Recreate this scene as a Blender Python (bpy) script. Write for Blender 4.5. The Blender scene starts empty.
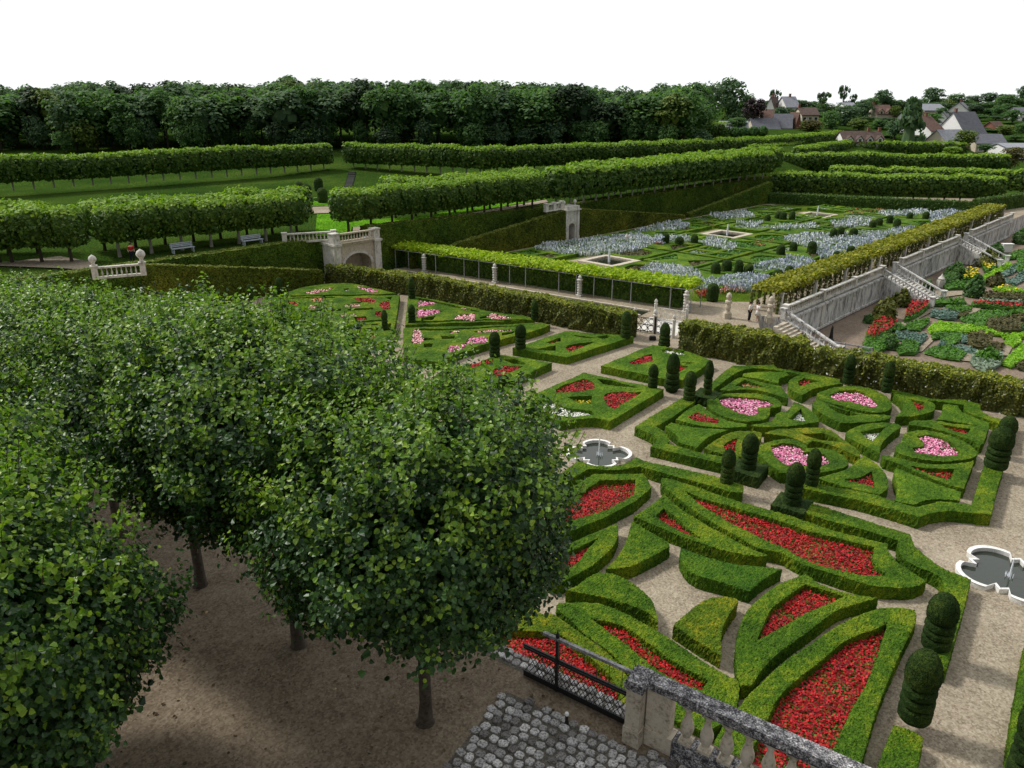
import bpy, math, random
import numpy as np
from mathutils import Vector
R = math.radians
SC = bpy.context.scene
COL = SC.collection
rng = np.random.default_rng(7)
random.seed(7)

# ------------------------------------------------------------------ camera
F, PITCH, H = 765.0, 20.37, 18.0
CT, ST = math.cos(R(PITCH)), math.sin(R(PITCH))
cam = bpy.data.cameras.new('camera')
cam.sensor_width = 36.0
cam.lens = 36.0 * F / 1024.0
cam.clip_start, cam.clip_end = 0.1, 5000
camo = bpy.data.objects.new('camera', cam)
COL.objects.link(camo)
camo.location = (0, 0, H)
camo.rotation_euler = (R(90 - PITCH), 0, 0)
SC.camera = camo

def ray(px, py):
    x, y = (px - 512) / F, (384 - py) / F
    return (x, CT + y * ST, -ST + y * CT)
def P(px, py, Z=0.0):                       # survey: where a sight line meets the level Z
    d = ray(px, py); t = (Z - H) / d[2]
    return np.array((d[0] * t, d[1] * t, Z))
def PD(px, py, z):                          # survey: the point at depth z on a sight line
    d = ray(px, py)
    return np.array((d[0] * z, d[1] * z, H + d[2] * z))
def K(ox, oy, *p): return [(ox + a / 6.4, oy + b / 6.4) for a, b in p]
def L(ox, oy, *p): return [(ox + a / 3.4133, oy + b / 3.4133) for a, b in p]
A2 = np.array((.578, .816)); B2 = np.array((.816, -.578))   # the two directions the garden is laid out on

# ------------------------------------------------------------------ objects
def tag(o, label=None, cat=None, group=None, kind=None):
    if label: o['label'] = label
    if cat: o['category'] = cat
    if group: o['group'] = group
    if kind: o['kind'] = kind
    return o
def empty(name, loc, rz=0.0, parent=None):
    o = bpy.data.objects.new(name, None); COL.objects.link(o)
    o.location = tuple(loc); o.rotation_euler = (0, 0, rz); o.empty_display_size = .2
    if parent: o.parent = parent
    return o
class MB:
    def __init__(s): s.v = []; s.f = []; s.n = 0; s.m = []
    def add(s, v, f, mat=0):
        v = np.asarray(v, float).reshape(-1, 3); f = np.asarray(f, int)
        s.v.append(v); s.f.append(f + s.n); s.n += len(v); s.m.append(np.full(len(f), mat, int))
        return s
    def merge(s, o, M=None):
        for_v = np.concatenate(o.v)
        if M is not None: for_v = M(for_v)
        base = s.n
        s.v.append(for_v); s.n += len(for_v)
        for f, m in zip(o.f, o.m): s.f.append(f + base); s.m.append(m)
    def box(s, c, d, rz=0.0, mat=0, top=1.0):
        x, y, z = np.array(d) / 2.0
        v = np.array([(-x,-y,-z),(x,-y,-z),(x,y,-z),(-x,y,-z),(-x*top,-y*top,z),(x*top,-y*top,z),(x*top,y*top,z),(-x*top,y*top,z)])
        c0, s0 = math.cos(rz), math.sin(rz)
        v = np.stack([v[:,0]*c0 - v[:,1]*s0, v[:,0]*s0 + v[:,1]*c0, v[:,2]], 1) + np.array(c)
        return s.add(v, [(0,3,2,1),(4,5,6,7),(0,1,5,4),(1,2,6,5),(2,3,7,6),(3,0,4,7)], mat)
    def lathe(s, prof, c=(0,0,0), n=16, mat=0, jit=0.0):
        a = np.linspace(0, 2*np.pi, n, endpoint=False)
        rows = []
        for r, z in prof:
            rr = r * (1 + (rng.normal(0, jit, n) if jit else 0))
            rows.append(np.stack([rr*np.cos(a), rr*np.sin(a), np.full(n, z) + (rng.normal(0, jit*.4, n) if jit else 0)], 1))
        v = np.concatenate(rows) + np.array(c)
        f = []
        for k in range(len(prof) - 1):
            for i in range(n):
                j = (i + 1) % n
                f.append((k*n+i, k*n+j, (k+1)*n+j, (k+1)*n+i))
        s.add(v, f, mat)
        m = len(prof) - 1
        if prof[-1][0] > 1e-4: s.add(rows[-1] + np.array(c), [tuple(range(n))], mat) if n == 4 else s.fan(rows[-1] + np.array(c), mat)
        return s
    def fan(s, ring, mat=0):
        n = len(ring); v = np.vstack([ring, ring.mean(0)])
        return s.add(v, [(i, (i+1) % n, n) for i in range(n)], mat)
    def tube(s, pts, r, n=6, mat=0):
        pts = np.asarray(pts, float); k = len(pts); rs = np.full(k, r) if np.isscalar(r) else np.asarray(r)
        rows = []
        for i in range(k):
            t = pts[min(i+1, k-1)] - pts[max(i-1, 0)]; t /= np.linalg.norm(t) + 1e-9
            u = np.cross(t, (0, 0, 1)) if abs(t[2]) < .95 else np.cross(t, (1, 0, 0)); u /= np.linalg.norm(u); w = np.cross(t, u)
            a = np.linspace(0, 2*np.pi, n, endpoint=False)
            rows.append(pts[i] + rs[i]*(np.outer(np.cos(a), u) + np.outer(np.sin(a), w)))
        f = [(i*n+j, i*n+(j+1) % n, (i+1)*n+(j+1) % n, (i+1)*n+j) for i in range(k-1) for j in range(n)]
        s.add(np.concatenate(rows), f, mat); s.fan(rows[0], mat); s.fan(rows[-1], mat)
        return s
    def mesh(s, name, mats, smooth=False):
        me = bpy.data.meshes.new(name)
        v = np.concatenate(s.v)
        me.vertices.add(len(v)); me.vertices.foreach_set('co', v.ravel())
        loops, tot, mi = [], [], []
        for f, m in zip(s.f, s.m):
            if len(f) == 0: continue
            loops.append(f.ravel()); tot.append(np.full(len(f), f.shape[1], int)); mi.append(m)
        loops = np.concatenate(loops); tot = np.concatenate(tot); mi = np.concatenate(mi)
        me.loops.add(len(loops)); me.loops.foreach_set('vertex_index', loops)
        st = np.zeros(len(tot), int); st[1:] = np.cumsum(tot)[:-1]
        me.polygons.add(len(tot)); me.polygons.foreach_set('loop_start', st); me.polygons.foreach_set('loop_total', tot)
        for m in (mats if isinstance(mats, (list, tuple)) else [mats]): me.materials.append(m)
        me.polygons.foreach_set('material_index', mi)
        me.polygons.foreach_set('use_smooth', np.full(len(tot), smooth))
        me.update(calc_edges=True); me.validate()
        return me
    def build(s, name, mats, parent=None, smooth=False):
        o = bpy.data.objects.new(name, s.mesh(name, mats, smooth)); COL.objects.link(o)
        if parent: o.parent = parent
        return o
def link(name, me, parent=None, loc=(0,0,0), rz=0.0, sc=None):
    o = bpy.data.objects.new(name, me); COL.objects.link(o); o.location = tuple(loc); o.rotation_euler = (0,0,rz)
    if sc is not None: o.scale = sc
    if parent: o.parent = parent
    return o
def copy_tree(o, parent=None):
    c = o.copy(); COL.objects.link(c)
    if parent: c.parent = parent
    for ch in o.children: copy_tree(ch, c)
    return c

# ------------------------------------------------------------------ materials
def lin(c):
    return tuple(((x/255)/12.92 if x/255 <= .04045 else ((x/255+.055)/1.055)**2.4) for x in c)
class NT:
    def __init__(s, name):
        s.m = bpy.data.materials.new(name); s.m.use_nodes = True
        s.t = s.m.node_tree; s.b = s.t.nodes['Principled BSDF']; s.out = s.t.nodes['Material Output']
        s.geo = s.t.nodes.new('ShaderNodeNewGeometry'); s.pos = s.geo.outputs['Position']
    def n(s, t, **k):
        x = s.t.nodes.new(t)
        for a, b in k.items(): setattr(x, a, b)
        return x
    def l(s, a, b): s.t.links.new(a, b)
    def noise(s, scale, detail=3, rough=.55, vec=None):
        x = s.n('ShaderNodeTexNoise'); x.inputs['Scale'].default_value = scale; x.inputs['Detail'].default_value = detail
        x.inputs['Roughness'].default_value = rough; s.l(vec or s.pos, x.inputs['Vector']); return x.outputs['Fac']
    def vor(s, scale, feature='F1', vec=None, out='Distance'):
        x = s.n('ShaderNodeTexVoronoi', feature=feature); x.inputs['Scale'].default_value = scale; s.l(vec or s.pos, x.inputs['Vector']); return x.outputs[out]
    def ramp(s, fac, stops):
        x = s.n('ShaderNodeValToRGB'); e = x.color_ramp.elements
        while len(e) < len(stops): e.new(.5)
        for el, (p, c) in zip(e, stops): el.position = p; el.color = (*c, 1)
        s.l(fac, x.inputs['Fac']); return x.outputs['Color']
    def mix(s, fac, a, b, blend='MIX'):
        x = s.n('ShaderNodeMix', data_type='RGBA', blend_type=blend)
        for sock, val in ((x.inputs[0], fac), (x.inputs[6], a), (x.inputs[7], b)):
            if isinstance(val, (int, float)): sock.default_value = val
            elif isinstance(val, tuple): sock.default_value = (*val, 1)
            else: s.l(val, sock)
        return x.outputs[2]
    def math(s, op, a, b=0.0):
        x = s.n('ShaderNodeMath', operation=op)
        for i, v in enumerate((a, b)):
            if isinstance(v, (int, float)): x.inputs[i].default_value = v
            else: s.l(v, x.inputs[i])
        return x.outputs[0]
    def bump(s, h, strength, dist):
        x = s.n('ShaderNodeBump'); x.inputs['Strength'].default_value = strength; x.inputs['Distance'].default_value = dist
        s.l(h, x.inputs['Height']); s.l(x.outputs['Normal'], s.b.inputs['Normal'])
    def fin(s, col, rough=.8, spec=.3):
        if isinstance(col, tuple): s.b.inputs['Base Color'].default_value = (*col, 1)
        else: s.l(col, s.b.inputs['Base Color'])
        s.b.inputs['Roughness'].default_value = rough; s.b.inputs['Specular IOR Level'].default_value = spec
        return s.m

def hedge_mat(name, dark, mid, light, patch=.55, fine=28, lo=.42, hi=.61, spec=.08):
    t = NT(name)
    big = t.noise(patch, 4, .6); med = t.noise(6, 3); fi = t.noise(fine, 2, .7)
    f = t.math('ADD', t.math('MULTIPLY', big, .62), t.math('MULTIPLY', med, .38))
    c = t.ramp(f, [(lo - .08, dark), (.5, mid), (hi, light)])
    sp = t.ramp(fi, [(.36, (.22, .22, .22)), (.5, (.92, .92, .92)), (.65, (1.55, 1.5, 1.35))])
    c = t.mix(1.0, c, sp, 'MULTIPLY')
    t.bump(t.math('ADD', fi, t.math('MULTIPLY', med, .6)), .9, .05)
    return t.fin(c, .85, spec)
def leaf_mat(name, dark, mid, light, rough=.45, spec=.4, trans=.25, patch=.5, auto=None):
    """leaves: each leaf its own shade of green"""
    t = NT(name)
    r = t.geo.outputs['Random Per Island']
    big = t.noise(patch, 2)
    f = t.math('ADD', t.math('MULTIPLY', r, .6), t.math('MULTIPLY', big, .4))
    stops = [(.2, dark), (.52, mid), (.85, light)]
    if auto: stops.append((.97, auto))
    c = t.ramp(f, stops)
    m = t.fin(c, rough, spec)
    tr = t.n('ShaderNodeBsdfTranslucent'); t.l(t.mix(1.0, c, (1.3, 1.5, .6), 'MULTIPLY'), tr.inputs['Color'])
    mx = t.n('ShaderNodeMixShader'); mx.inputs[0].default_value = trans
    t.l(t.b.outputs[0], mx.inputs[1]); t.l(tr.outputs[0], mx.inputs[2]); t.l(mx.outputs[0], t.out.inputs['Surface'])
    return m
def flat_mat(name, col, rough=.7, spec=.3, vary=.25, scale=8):
    t = NT(name)
    f = t.noise(scale, 4, .65)
    c = t.ramp(f, [(.3, tuple(x*(1-vary) for x in col)), (.7, tuple(min(1, x*(1+vary)) for x in col))])
    t.bump(f, .3, .02)
    return t.fin(c, rough, spec)
def petal_mat(name, a, b, c):
    t = NT(name); col = t.ramp(t.geo.outputs['Random Per Island'], [(.1, a), (.5, b), (.92, c)])
    m = t.fin(col, .6, .3)
    return m

M = {}
M['box'] = hedge_mat('clipped_box', (.026,.070,.007), (.070,.146,.010), (.165,.225,.014))
M['box2'] = hedge_mat('clipped_box_fresh', (.034,.088,.008), (.080,.168,.012), (.165,.245,.016), .5)
M['boxd'] = hedge_mat('clipped_box_deep', (.022,.066,.008), (.046,.120,.010), (.085,.165,.013), .5)
M['boxold'] = hedge_mat('clipped_box_yellowing', (.038,.085,.007), (.095,.155,.010), (.235,.235,.014), .9)
M['yew'] = hedge_mat('clipped_yew', (.013,.030,.007), (.026,.052,.012), (.05,.082,.016), .9, 34)
M['bank'] = hedge_mat('clipped_hornbeam_bank', (.040,.060,.010), (.085,.115,.015), (.16,.17,.022), .22, 9)
M['bankg'] = hedge_mat('clipped_hornbeam_bank_green', (.040,.078,.012), (.075,.135,.017), (.125,.175,.022), .22, 9)
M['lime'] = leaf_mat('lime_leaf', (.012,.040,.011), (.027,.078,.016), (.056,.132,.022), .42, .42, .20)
M['limeyounglit'] = leaf_mat('young_lit_lime_leaf', (.082,.172,.022), (.155,.28,.028), (.29,.405,.040), .42, .4, .32)  # paleness of young leaves, plus sky light on the crowns put into the colour
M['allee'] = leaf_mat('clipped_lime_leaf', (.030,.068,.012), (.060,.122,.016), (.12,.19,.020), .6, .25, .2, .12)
M['alleetop'] = leaf_mat('clipped_lime_pale_leaf', (.11,.21,.022), (.19,.33,.026), (.31,.42,.028), .6, .25, .3, .10, (.46,.27,.03))  # paler leaf colour, used on the tops of the clipped crowns
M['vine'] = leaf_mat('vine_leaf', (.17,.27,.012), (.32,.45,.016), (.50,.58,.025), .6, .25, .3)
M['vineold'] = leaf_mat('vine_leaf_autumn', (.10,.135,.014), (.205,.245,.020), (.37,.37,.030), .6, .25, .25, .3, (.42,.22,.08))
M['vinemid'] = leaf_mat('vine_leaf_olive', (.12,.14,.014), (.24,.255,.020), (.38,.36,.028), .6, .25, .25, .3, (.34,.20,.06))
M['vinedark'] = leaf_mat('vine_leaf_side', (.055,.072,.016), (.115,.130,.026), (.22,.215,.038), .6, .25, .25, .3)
M['wood'] = leaf_mat('woodland_leaf', (.046,.108,.042), (.092,.185,.062), (.160,.270,.082), .7, .2, .40, .05)
M['woodb'] = leaf_mat('woodland_leaf_haze_tint', (.048,.100,.058), (.088,.158,.076), (.140,.220,.098), .7, .2, .30, .05)  # distance haze put into the leaf colour as a blue tint
M['woody'] = leaf_mat('woodland_leaf_yellow', (.06,.105,.024), (.11,.17,.03), (.18,.23,.04), .7, .2, .15, .05)
M['copper'] = leaf_mat('copper_beech_leaf', (.020,.014,.016), (.035,.022,.024), (.06,.035,.035), .6, .25, .1)
M['olive'] = leaf_mat('olive_leaf', (.06,.065,.018), (.10,.10,.024), (.16,.13,.03), .7, .2, .12)
M['veg'] = leaf_mat('vegetable_leaf', (.035,.10,.012), (.065,.18,.018), (.12,.28,.022), .6, .25, .2, .6)
M['veglime'] = leaf_mat('lettuce_leaf', (.13,.30,.012), (.20,.42,.016), (.32,.52,.02), .6, .25, .25, .6)
M['vegblue'] = leaf_mat('cabbage_leaf', (.05,.105,.075), (.085,.165,.125), (.13,.22,.18), .5, .35, .1, .6)
M['vegbrown'] = leaf_mat('seedhead_leaf', (.05,.055,.02), (.09,.085,.03), (.14,.12,.05), .7, .2, .1, .6)
M['grey'] = leaf_mat('silver_leaf', (.12,.18,.12), (.22,.29,.20), (.34,.40,.32), .8, .15, .1, .6)
M['red'] = petal_mat('red_petal', (.15,.002,.008), (.37,.003,.009), (.54,.011,.012))
M['pink'] = petal_mat('pink_petal', (.62,.10,.26), (.82,.24,.44), (.90,.58,.68))
M['palepink'] = petal_mat('pale_pink_petal', (.68,.22,.28), (.80,.38,.40), (.88,.64,.60))
M['white'] = petal_mat('white_petal', (.62,.62,.48), (.80,.80,.72), (.88,.88,.84))
M['yellow'] = petal_mat('yellow_petal', (.55,.38,.01), (.75,.55,.012), (.60,.62,.03))
M['orange'] = petal_mat('orange_petal', (.50,.14,.03), (.62,.26,.10), (.55,.36,.24))
M['lav'] = petal_mat('lavender_flower', (.30,.35,.52), (.44,.50,.66), (.62,.67,.78))
M['gaura'] = petal_mat('white_gaura_flower', (.62,.66,.66), (.78,.81,.84), (.88,.90,.92))
M['rose'] = petal_mat('white_rose', (.70,.68,.62), (.82,.80,.78), (.86,.84,.80))
M['bark'] = flat_mat('bark', (.075,.062,.048), .9, .1, .4, 14)
M['palebark'] = flat_mat('limewashed_bark', (.34,.32,.28), .9, .1, .3, 5)

def gravel_mat(name, c0, c1, c2, sc=22, patch=.35):
    t = NT(name)
    v = t.vor(sc, out='Color'); g = t.n('ShaderNodeRGBToBW'); t.l(v, g.inputs[0])
    n1 = t.noise(patch, 4, .6); n2 = t.noise(sc*.35, 4, .75); n3 = t.noise(2.4, 5, .7)
    f = t.math('ADD', t.math('MULTIPLY', g.outputs[0], .24), t.math('ADD', t.math('MULTIPLY', n1, .31), t.math('ADD', t.math('MULTIPLY', n2, .25), t.math('MULTIPLY', n3, .20))))
    c = t.ramp(f, [(.33, c0), (.49, c1), (.64, c2)])
    t.bump(t.math('ADD', v, n2), .5, .03)
    return t.fin(c, .95, .1)
M['gravel'] = gravel_mat('gravel', (.13,.104,.074), (.285,.238,.172), (.43,.372,.285), 16)
M['earth'] = gravel_mat('trodden_earth', (.072,.055,.038), (.165,.128,.088), (.262,.212,.152), 30, .5)
M['kpath'] = gravel_mat('brown_path', (.12,.090,.066), (.21,.16,.12), (.30,.24,.185), 14)
M['grass'] = hedge_mat('grass', (.022,.050,.010), (.036,.074,.013), (.060,.102,.018), .08, 6, spec=.0)
M['lawn'] = hedge_mat('mown_lawn', (.05,.15,.010), (.085,.23,.014), (.13,.30,.02), .15, 6, spec=.0)
M['soil'] = gravel_mat('dark_soil', (.03,.024,.018), (.055,.045,.034), (.09,.075,.055), 20)
def stone_mat(name, base, dirt, amount=.5, sc=3.0, sp=24, light=None, streak=1.0):
    t = NT(name)
    mp = t.n('ShaderNodeMapping'); mp.inputs['Scale'].default_value = (1, 1, streak); t.l(t.pos, mp.inputs['Vector'])
    n1 = t.noise(sc, 6, .7, mp.outputs[0]); n2 = t.noise(sp, 3, .7, mp.outputs[0])
    f = t.math('ADD', t.math('MULTIPLY', n1, .55), t.math('MULTIPLY', n2, .45))
    w = .06
    c = t.ramp(f, [(amount - w, dirt), (amount + w, base)] + ([(.66, light)] if light else []))
    t.bump(n2, .35, .012)
    return t.fin(c, .85, .2)
M['stone'] = stone_mat('weathered_limestone', (.52,.46,.36), (.22,.18,.13), .43, 4, 18, (.62,.56,.46))
M['coping'] = stone_mat('lichened_coping', (.30,.29,.29), (.035,.035,.040), .50, 10, 40, (.85,.83,.82))
M['whitestone'] = stone_mat('pale_limestone', (.60,.575,.52), (.27,.25,.215), .43, 1.4, 7, (.72,.70,.65), .5)
M['wallstone'] = stone_mat('stained_limestone', (.62,.61,.58), (.14,.135,.13), .46, 1.6, 5, (.74,.73,.70), .25)
M['kerbstone'] = stone_mat('pool_kerb', (.74,.73,.70), (.48,.46,.42), .43, 5, 22, (.85,.84,.82))
M['iron'] = flat_mat('black_iron', (.012,.012,.013), .5, .4, .3, 20)
M['rail'] = stone_mat('weathered_timber_rail', (.34,.34,.34), (.10,.10,.10), .46, 5, 30, (.55,.55,.55))
M['greymetal'] = flat_mat('grey_metal', (.30,.31,.32), .5, .4, .2, 6)
M['slate'] = flat_mat('slate', (.10,.105,.125), .6, .4, .3, 1.5)
M['slatepale'] = flat_mat('pale_slate', (.24,.25,.28), .6, .4, .25, 1.5)
M['tile'] = flat_mat('brown_tile', (.125,.075,.06), .8, .2, .3, 1.5)
M['tiled'] = flat_mat('dark_brown_tile', (.095,.065,.055), .8, .2, .3, 1.5)
M['render'] = flat_mat('white_render', (.86,.85,.83), .85, .2, .05, 1)
M['cream'] = flat_mat('cream_render', (.56,.49,.38), .85, .2, .1, 1)
M['brick'] = flat_mat('red_brick', (.25,.11,.08), .85, .2, .25, 2)
M['glassd'] = flat_mat('window_glass', (.03,.035,.04), .1, .6, .1, 1)
M['benchwood'] = flat_mat('grey_bench_paint', (.42,.46,.50), .6, .3, .1, 4)
M['skin'] = flat_mat('skin', (.52,.33,.24), .6, .3, .05, 9)
M['cwhite'] = flat_mat('white_cloth', (.80,.79,.77), .9, .1, .06, 9)
M['cdark'] = flat_mat('dark_cloth', (.02,.022,.03), .9, .1, .1, 9)
M['cred'] = flat_mat('red_cloth', (.42,.02,.03), .9, .1, .1, 9)
M['hair'] = flat_mat('brown_hair', (.05,.03,.02), .7, .3, .2, 9)
def water_mat():
    t = NT('pond_water'); n = t.noise(5, 3); t.bump(n, .25, .02)
    t.fin((.026,.032,.022), .05, .5); return t.m
M['water'] = water_mat()
def jet_mat():
    t = NT('falling_water'); t.fin((.82,.86,.90), .25, .5); return t.m
M['jet'] = jet_mat()

# ------------------------------------------------------------------ shapes
def smooth_ring(r, ang=48, step=.25):
    """round the gentle bends of a ring, keep its sharp corners"""
    r = np.asarray(r, float); n = len(r)
    if n < 4: return r
    sharp = []
    for i in range(n):
        a = r[i] - r[i-1]; b = r[(i+1) % n] - r[i]
        c = np.dot(a, b) / (np.linalg.norm(a)*np.linalg.norm(b) + 1e-9)
        sharp.append(math.degrees(math.acos(max(-1, min(1, c)))) > ang)
    out = []
    for i in range(n):
        p1, p2 = r[i], r[(i+1) % n]
        p0 = r[i-1] if not sharp[i] else p1 - (p2 - p1)
        p3 = r[(i+2) % n] if not sharp[(i+1) % n] else p2 + (p2 - p1)
        k = max(1, int(np.linalg.norm(p2 - p1) / step))
        k = min(k, 12)
        for t in np.arange(k) / k:
            out.append(.5*((2*p1) + (p2-p0)*t + (2*p0-5*p1+4*p2-p3)*t*t + (3*p1-p0-3*p2+p3)*t**3))
    return np.array(out)
def inside(pts, rings):
    c = np.zeros(len(pts), bool); x, y = pts[:,0], pts[:,1]
    for r in rings:
        for i in range(len(r)):
            x1, y1 = r[i-1]; x2, y2 = r[i]
            if y1 == y2: continue
            m = (y1 > y) != (y2 > y)
            c ^= m & (x < (x2-x1)*(y-y1)/(y2-y1) + x1)
    return c
def nearest(pts, rings):
    best = np.full(len(pts), 1e9); q = pts.copy()
    for r in rings:
        a = np.roll(r, 1, 0); d = r - a; l2 = (d**2).sum(1) + 1e-12
        for i in range(len(r)):
            t = np.clip(((pts - a[i]) @ d[i]) / l2[i], 0, 1); c = a[i] + t[:,None]*d[i]
            dd = ((pts - c)**2).sum(1); m = dd < best
            best[m] = dd[m]; q[m] = c[m]
    return q, np.sqrt(best)
def cards(Pt, N, size, asp=1.0, shape='quad'):
    """a small leaf or petal at every point, facing its normal, turned at random"""
    n = len(Pt); N = N / (np.linalg.norm(N, axis=1, keepdims=True) + 1e-9)
    a = rng.normal(size=(n, 3)); u = a - (a*N).sum(1, keepdims=True)*N; u /= np.linalg.norm(u, axis=1, keepdims=True) + 1e-9
    w = np.cross(N, u); s = np.broadcast_to(np.asarray(size, float), (n,))[:,None]
    if shape == 'quad':
        v = np.stack([Pt - s*u*.5 - w*s*asp*.35, Pt + s*u*.15 - w*s*asp*.5, Pt + s*u*.5 + w*s*asp*.3, Pt - s*u*.2 + w*s*asp*.5], 1).reshape(-1, 3)
        f = np.arange(4*n).reshape(n, 4)
    elif shape == 'tri':
        v = np.stack([Pt - s*u*.5, Pt + s*u*.4 - w*s*asp*.45, Pt + s*u*.4 + w*s*asp*.45], 1).reshape(-1, 3)
        f = np.arange(3*n).reshape(n, 3)
    else:                                                   # a folded heart-shaped leaf
        fo = s*.14
        v = np.stack([Pt, Pt + u*s*.18 + w*s*.46*asp + N*fo, Pt + u*s*.62 + w*s*.40*asp + N*fo*.8, Pt + u*s*1.02 - N*s*.1,
                      Pt + u*s*.62 - w*s*.40*asp + N*fo*.8, Pt + u*s*.18 - w*s*.46*asp + N*fo], 1).reshape(-1, 3)
        b = np.arange(n)[:,None]*6
        f = np.concatenate([b + np.array([[0,1,2,3]]), b + np.array([[0,3,4,5]])])
    return v, f
def sample_faces(v, f, dens):
    """points and normals spread over quads or triangles, dens per square metre"""
    v = np.asarray(v); f = np.asarray(f)
    T = f[:, :3] if f.shape[1] == 3 else np.concatenate([f[:, [0,1,2]], f[:, [0,2,3]]])
    a, b, c = v[T[:,0]], v[T[:,1]], v[T[:,2]]
    nn = np.cross(b-a, c-a); ar = np.linalg.norm(nn, axis=1)/2
    k = int(ar.sum()*dens)
    if k == 0: return np.zeros((0,3)), np.zeros((0,3))
    idx = rng.choice(len(T), k, p=ar/ar.sum())
    r1, r2 = rng.random(k), rng.random(k); sw = r1 + r2 > 1; r1[sw] = 1-r1[sw]; r2[sw] = 1-r2[sw]
    return a[idx] + r1[:,None]*(b-a)[idx] + r2[:,None]*(c-a)[idx], nn[idx]/(2*ar[idx][:,None] + 1e-12)

def hedge_solid(rings, h, g, z0=0.0, jit=.014, lean=0.0, hfun=None):
    """clipped solid over a plan given by rings (outline + openings): gridded top, sides in courses"""
    rings = [np.asarray(r, float) for r in rings]
    allp = np.concatenate(rings); lo, hi = allp.min(0) - g, allp.max(0) + g
    nx, ny = np.ceil((hi - lo)/g).astype(int) + 1
    cx = lo[0] + (np.arange(nx) + .5)*g; cy = lo[1] + (np.arange(ny) + .5)*g
    C = np.stack(np.meshgrid(cx, cy, indexing='ij'), -1).reshape(-1, 2)
    ins = inside(C, rings).reshape(nx, ny)
    if not ins.any(): return None
    vid = -np.ones((nx+1, ny+1), int); ii, jj = np.nonzero(ins)
    for di in (0, 1):
        for dj in (0, 1): vid[ii+di, jj+dj] = 0
    k = np.nonzero(vid.ravel() == 0)[0]; flat = vid.ravel(); flat[k] = np.arange(len(k)); vid = flat.reshape(nx+1, ny+1)
    gi, gj = np.unravel_index(k, (nx+1, ny+1))
    V = np.stack([lo[0] + gi*g, lo[1] + gj*g], 1)
    Q = np.stack([vid[ii,jj], vid[ii+1,jj], vid[ii+1,jj+1], vid[ii,jj+1]], 1)
    E = np.concatenate([Q[:, [0,1]], Q[:, [1,2]], Q[:, [2,3]], Q[:, [3,0]]])
    key = E[:,0].astype(np.int64)*(len(V)+1) + E[:,1]; rev = E[:,1].astype(np.int64)*(len(V)+1) + E[:,0]
    be = E[~np.isin(key, rev)]
    bv = np.unique(be)
    q, d = nearest(V[bv], rings); m = d < 1.25*g
    V[bv[m]] = q[m]
    for r in rings:                                         # keep the corners of the plan
        for i in range(len(r)):
            a = r[i]-r[i-1]; b = r[(i+1) % len(r)]-r[i]
            if np.dot(a, b) < .75*np.linalg.norm(a)*np.linalg.norm(b):
                dd = ((V[bv] - r[i])**2).sum(1); j = dd.argmin()
                if dd[j] < (1.1*g)**2: V[bv[j]] = r[i]
    n = len(V)
    hh = np.full(n, h) if hfun is None else hfun(V)
    top = np.column_stack([V + rng.normal(0, jit*.6, V.shape), z0 + hh + rng.normal(0, jit, n)
                           + .016*np.sin(V[:,0]*2.1 + V[:,1]*.7) + .014*np.sin(V[:,1]*2.7 - V[:,0]*1.3)])
    top[bv, 2] -= .018
    mb = MB(); mb.add(top, Q)
    nrm = np.zeros((n, 2)); t = V[be[:,1]] - V[be[:,0]]; o = np.stack([t[:,1], -t[:,0]], 1); o /= np.linalg.norm(o, axis=1, keepdims=True) + 1e-9
    np.add.at(nrm, be[:,0], o); np.add.at(nrm, be[:,1], o); nrm /= np.linalg.norm(nrm, axis=1, keepdims=True) + 1e-9
    ks = max(2, int(round(h/(g*1.6))))
    col = -np.ones(n, int); col[bv] = np.arange(len(bv)); nb = len(bv)
    rows = [top[bv]]
    for s in range(1, ks+1):
        zz = z0 + hh[bv]*(1 - s/ks) + (rng.normal(0, jit, nb) if s < ks else 0)
        off = rng.normal(0, jit*1.2, nb)[:,None]*nrm[bv] + nrm[bv]*lean*s/ks
        rows.append(np.column_stack([V[bv] + off, zz]))
    e0, e1 = col[be[:,0]], col[be[:,1]]
    side = [np.stack([s*nb+e1, s*nb+e0, (s+1)*nb+e0, (s+1)*nb+e1], 1) for s in range(ks)]
    mb.add(np.concatenate(rows), np.concatenate(side))
    return mb
def gsize(p, f=2.1): return max(.065, np.linalg.norm(np.mean(p, 0)[:2])/F*f)

def hedge(outer, holes=(), label='', mat='box', h=.6, name='box_hedge', tuft=0, world=False, sm=True, group='box hedges of the parterre', z0=0.0, gf=2.1, cat='hedge'):
    rr = []
    for r in [outer, *holes]:
        w = np.array(r, float) if world else np.array([P(x, y, h + z0)[:2] for x, y in r])
        rr.append(smooth_ring(w) if sm else w)
    g = gsize(rr[0], gf)
    mb = hedge_solid(rr, h, g, z0)
    if mb is None: print('EMPTY hedge', label); return None
    if tuft:
        for v, f in list(zip(list(mb.v), list(mb.f))):
            pass
        v = np.concatenate(mb.v); fs = np.concatenate(mb.f)
        p, nn = sample_faces(v, fs, tuft)
        p = p + nn*.006
        cv, cf = cards(p, nn + rng.normal(0, .55, p.shape), rng.uniform(.025, .055, len(p)), 1, 'tri')
        mb.add(cv, cf)
    o = mb.build(name, M[mat])
    tag(o, label, cat, group)
    return o, rr
def fill_ring(ring, dens, inset=.04):
    lo, hi = ring.min(0), ring.max(0); k = int(np.prod(hi-lo)*dens) + 4
    p = rng.random((k, 2))*(hi-lo) + lo
    p = p[inside(p, [ring])]
    if len(p) and inset:
        _, d = nearest(p, [ring]); p = p[d > inset]
    return p
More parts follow.
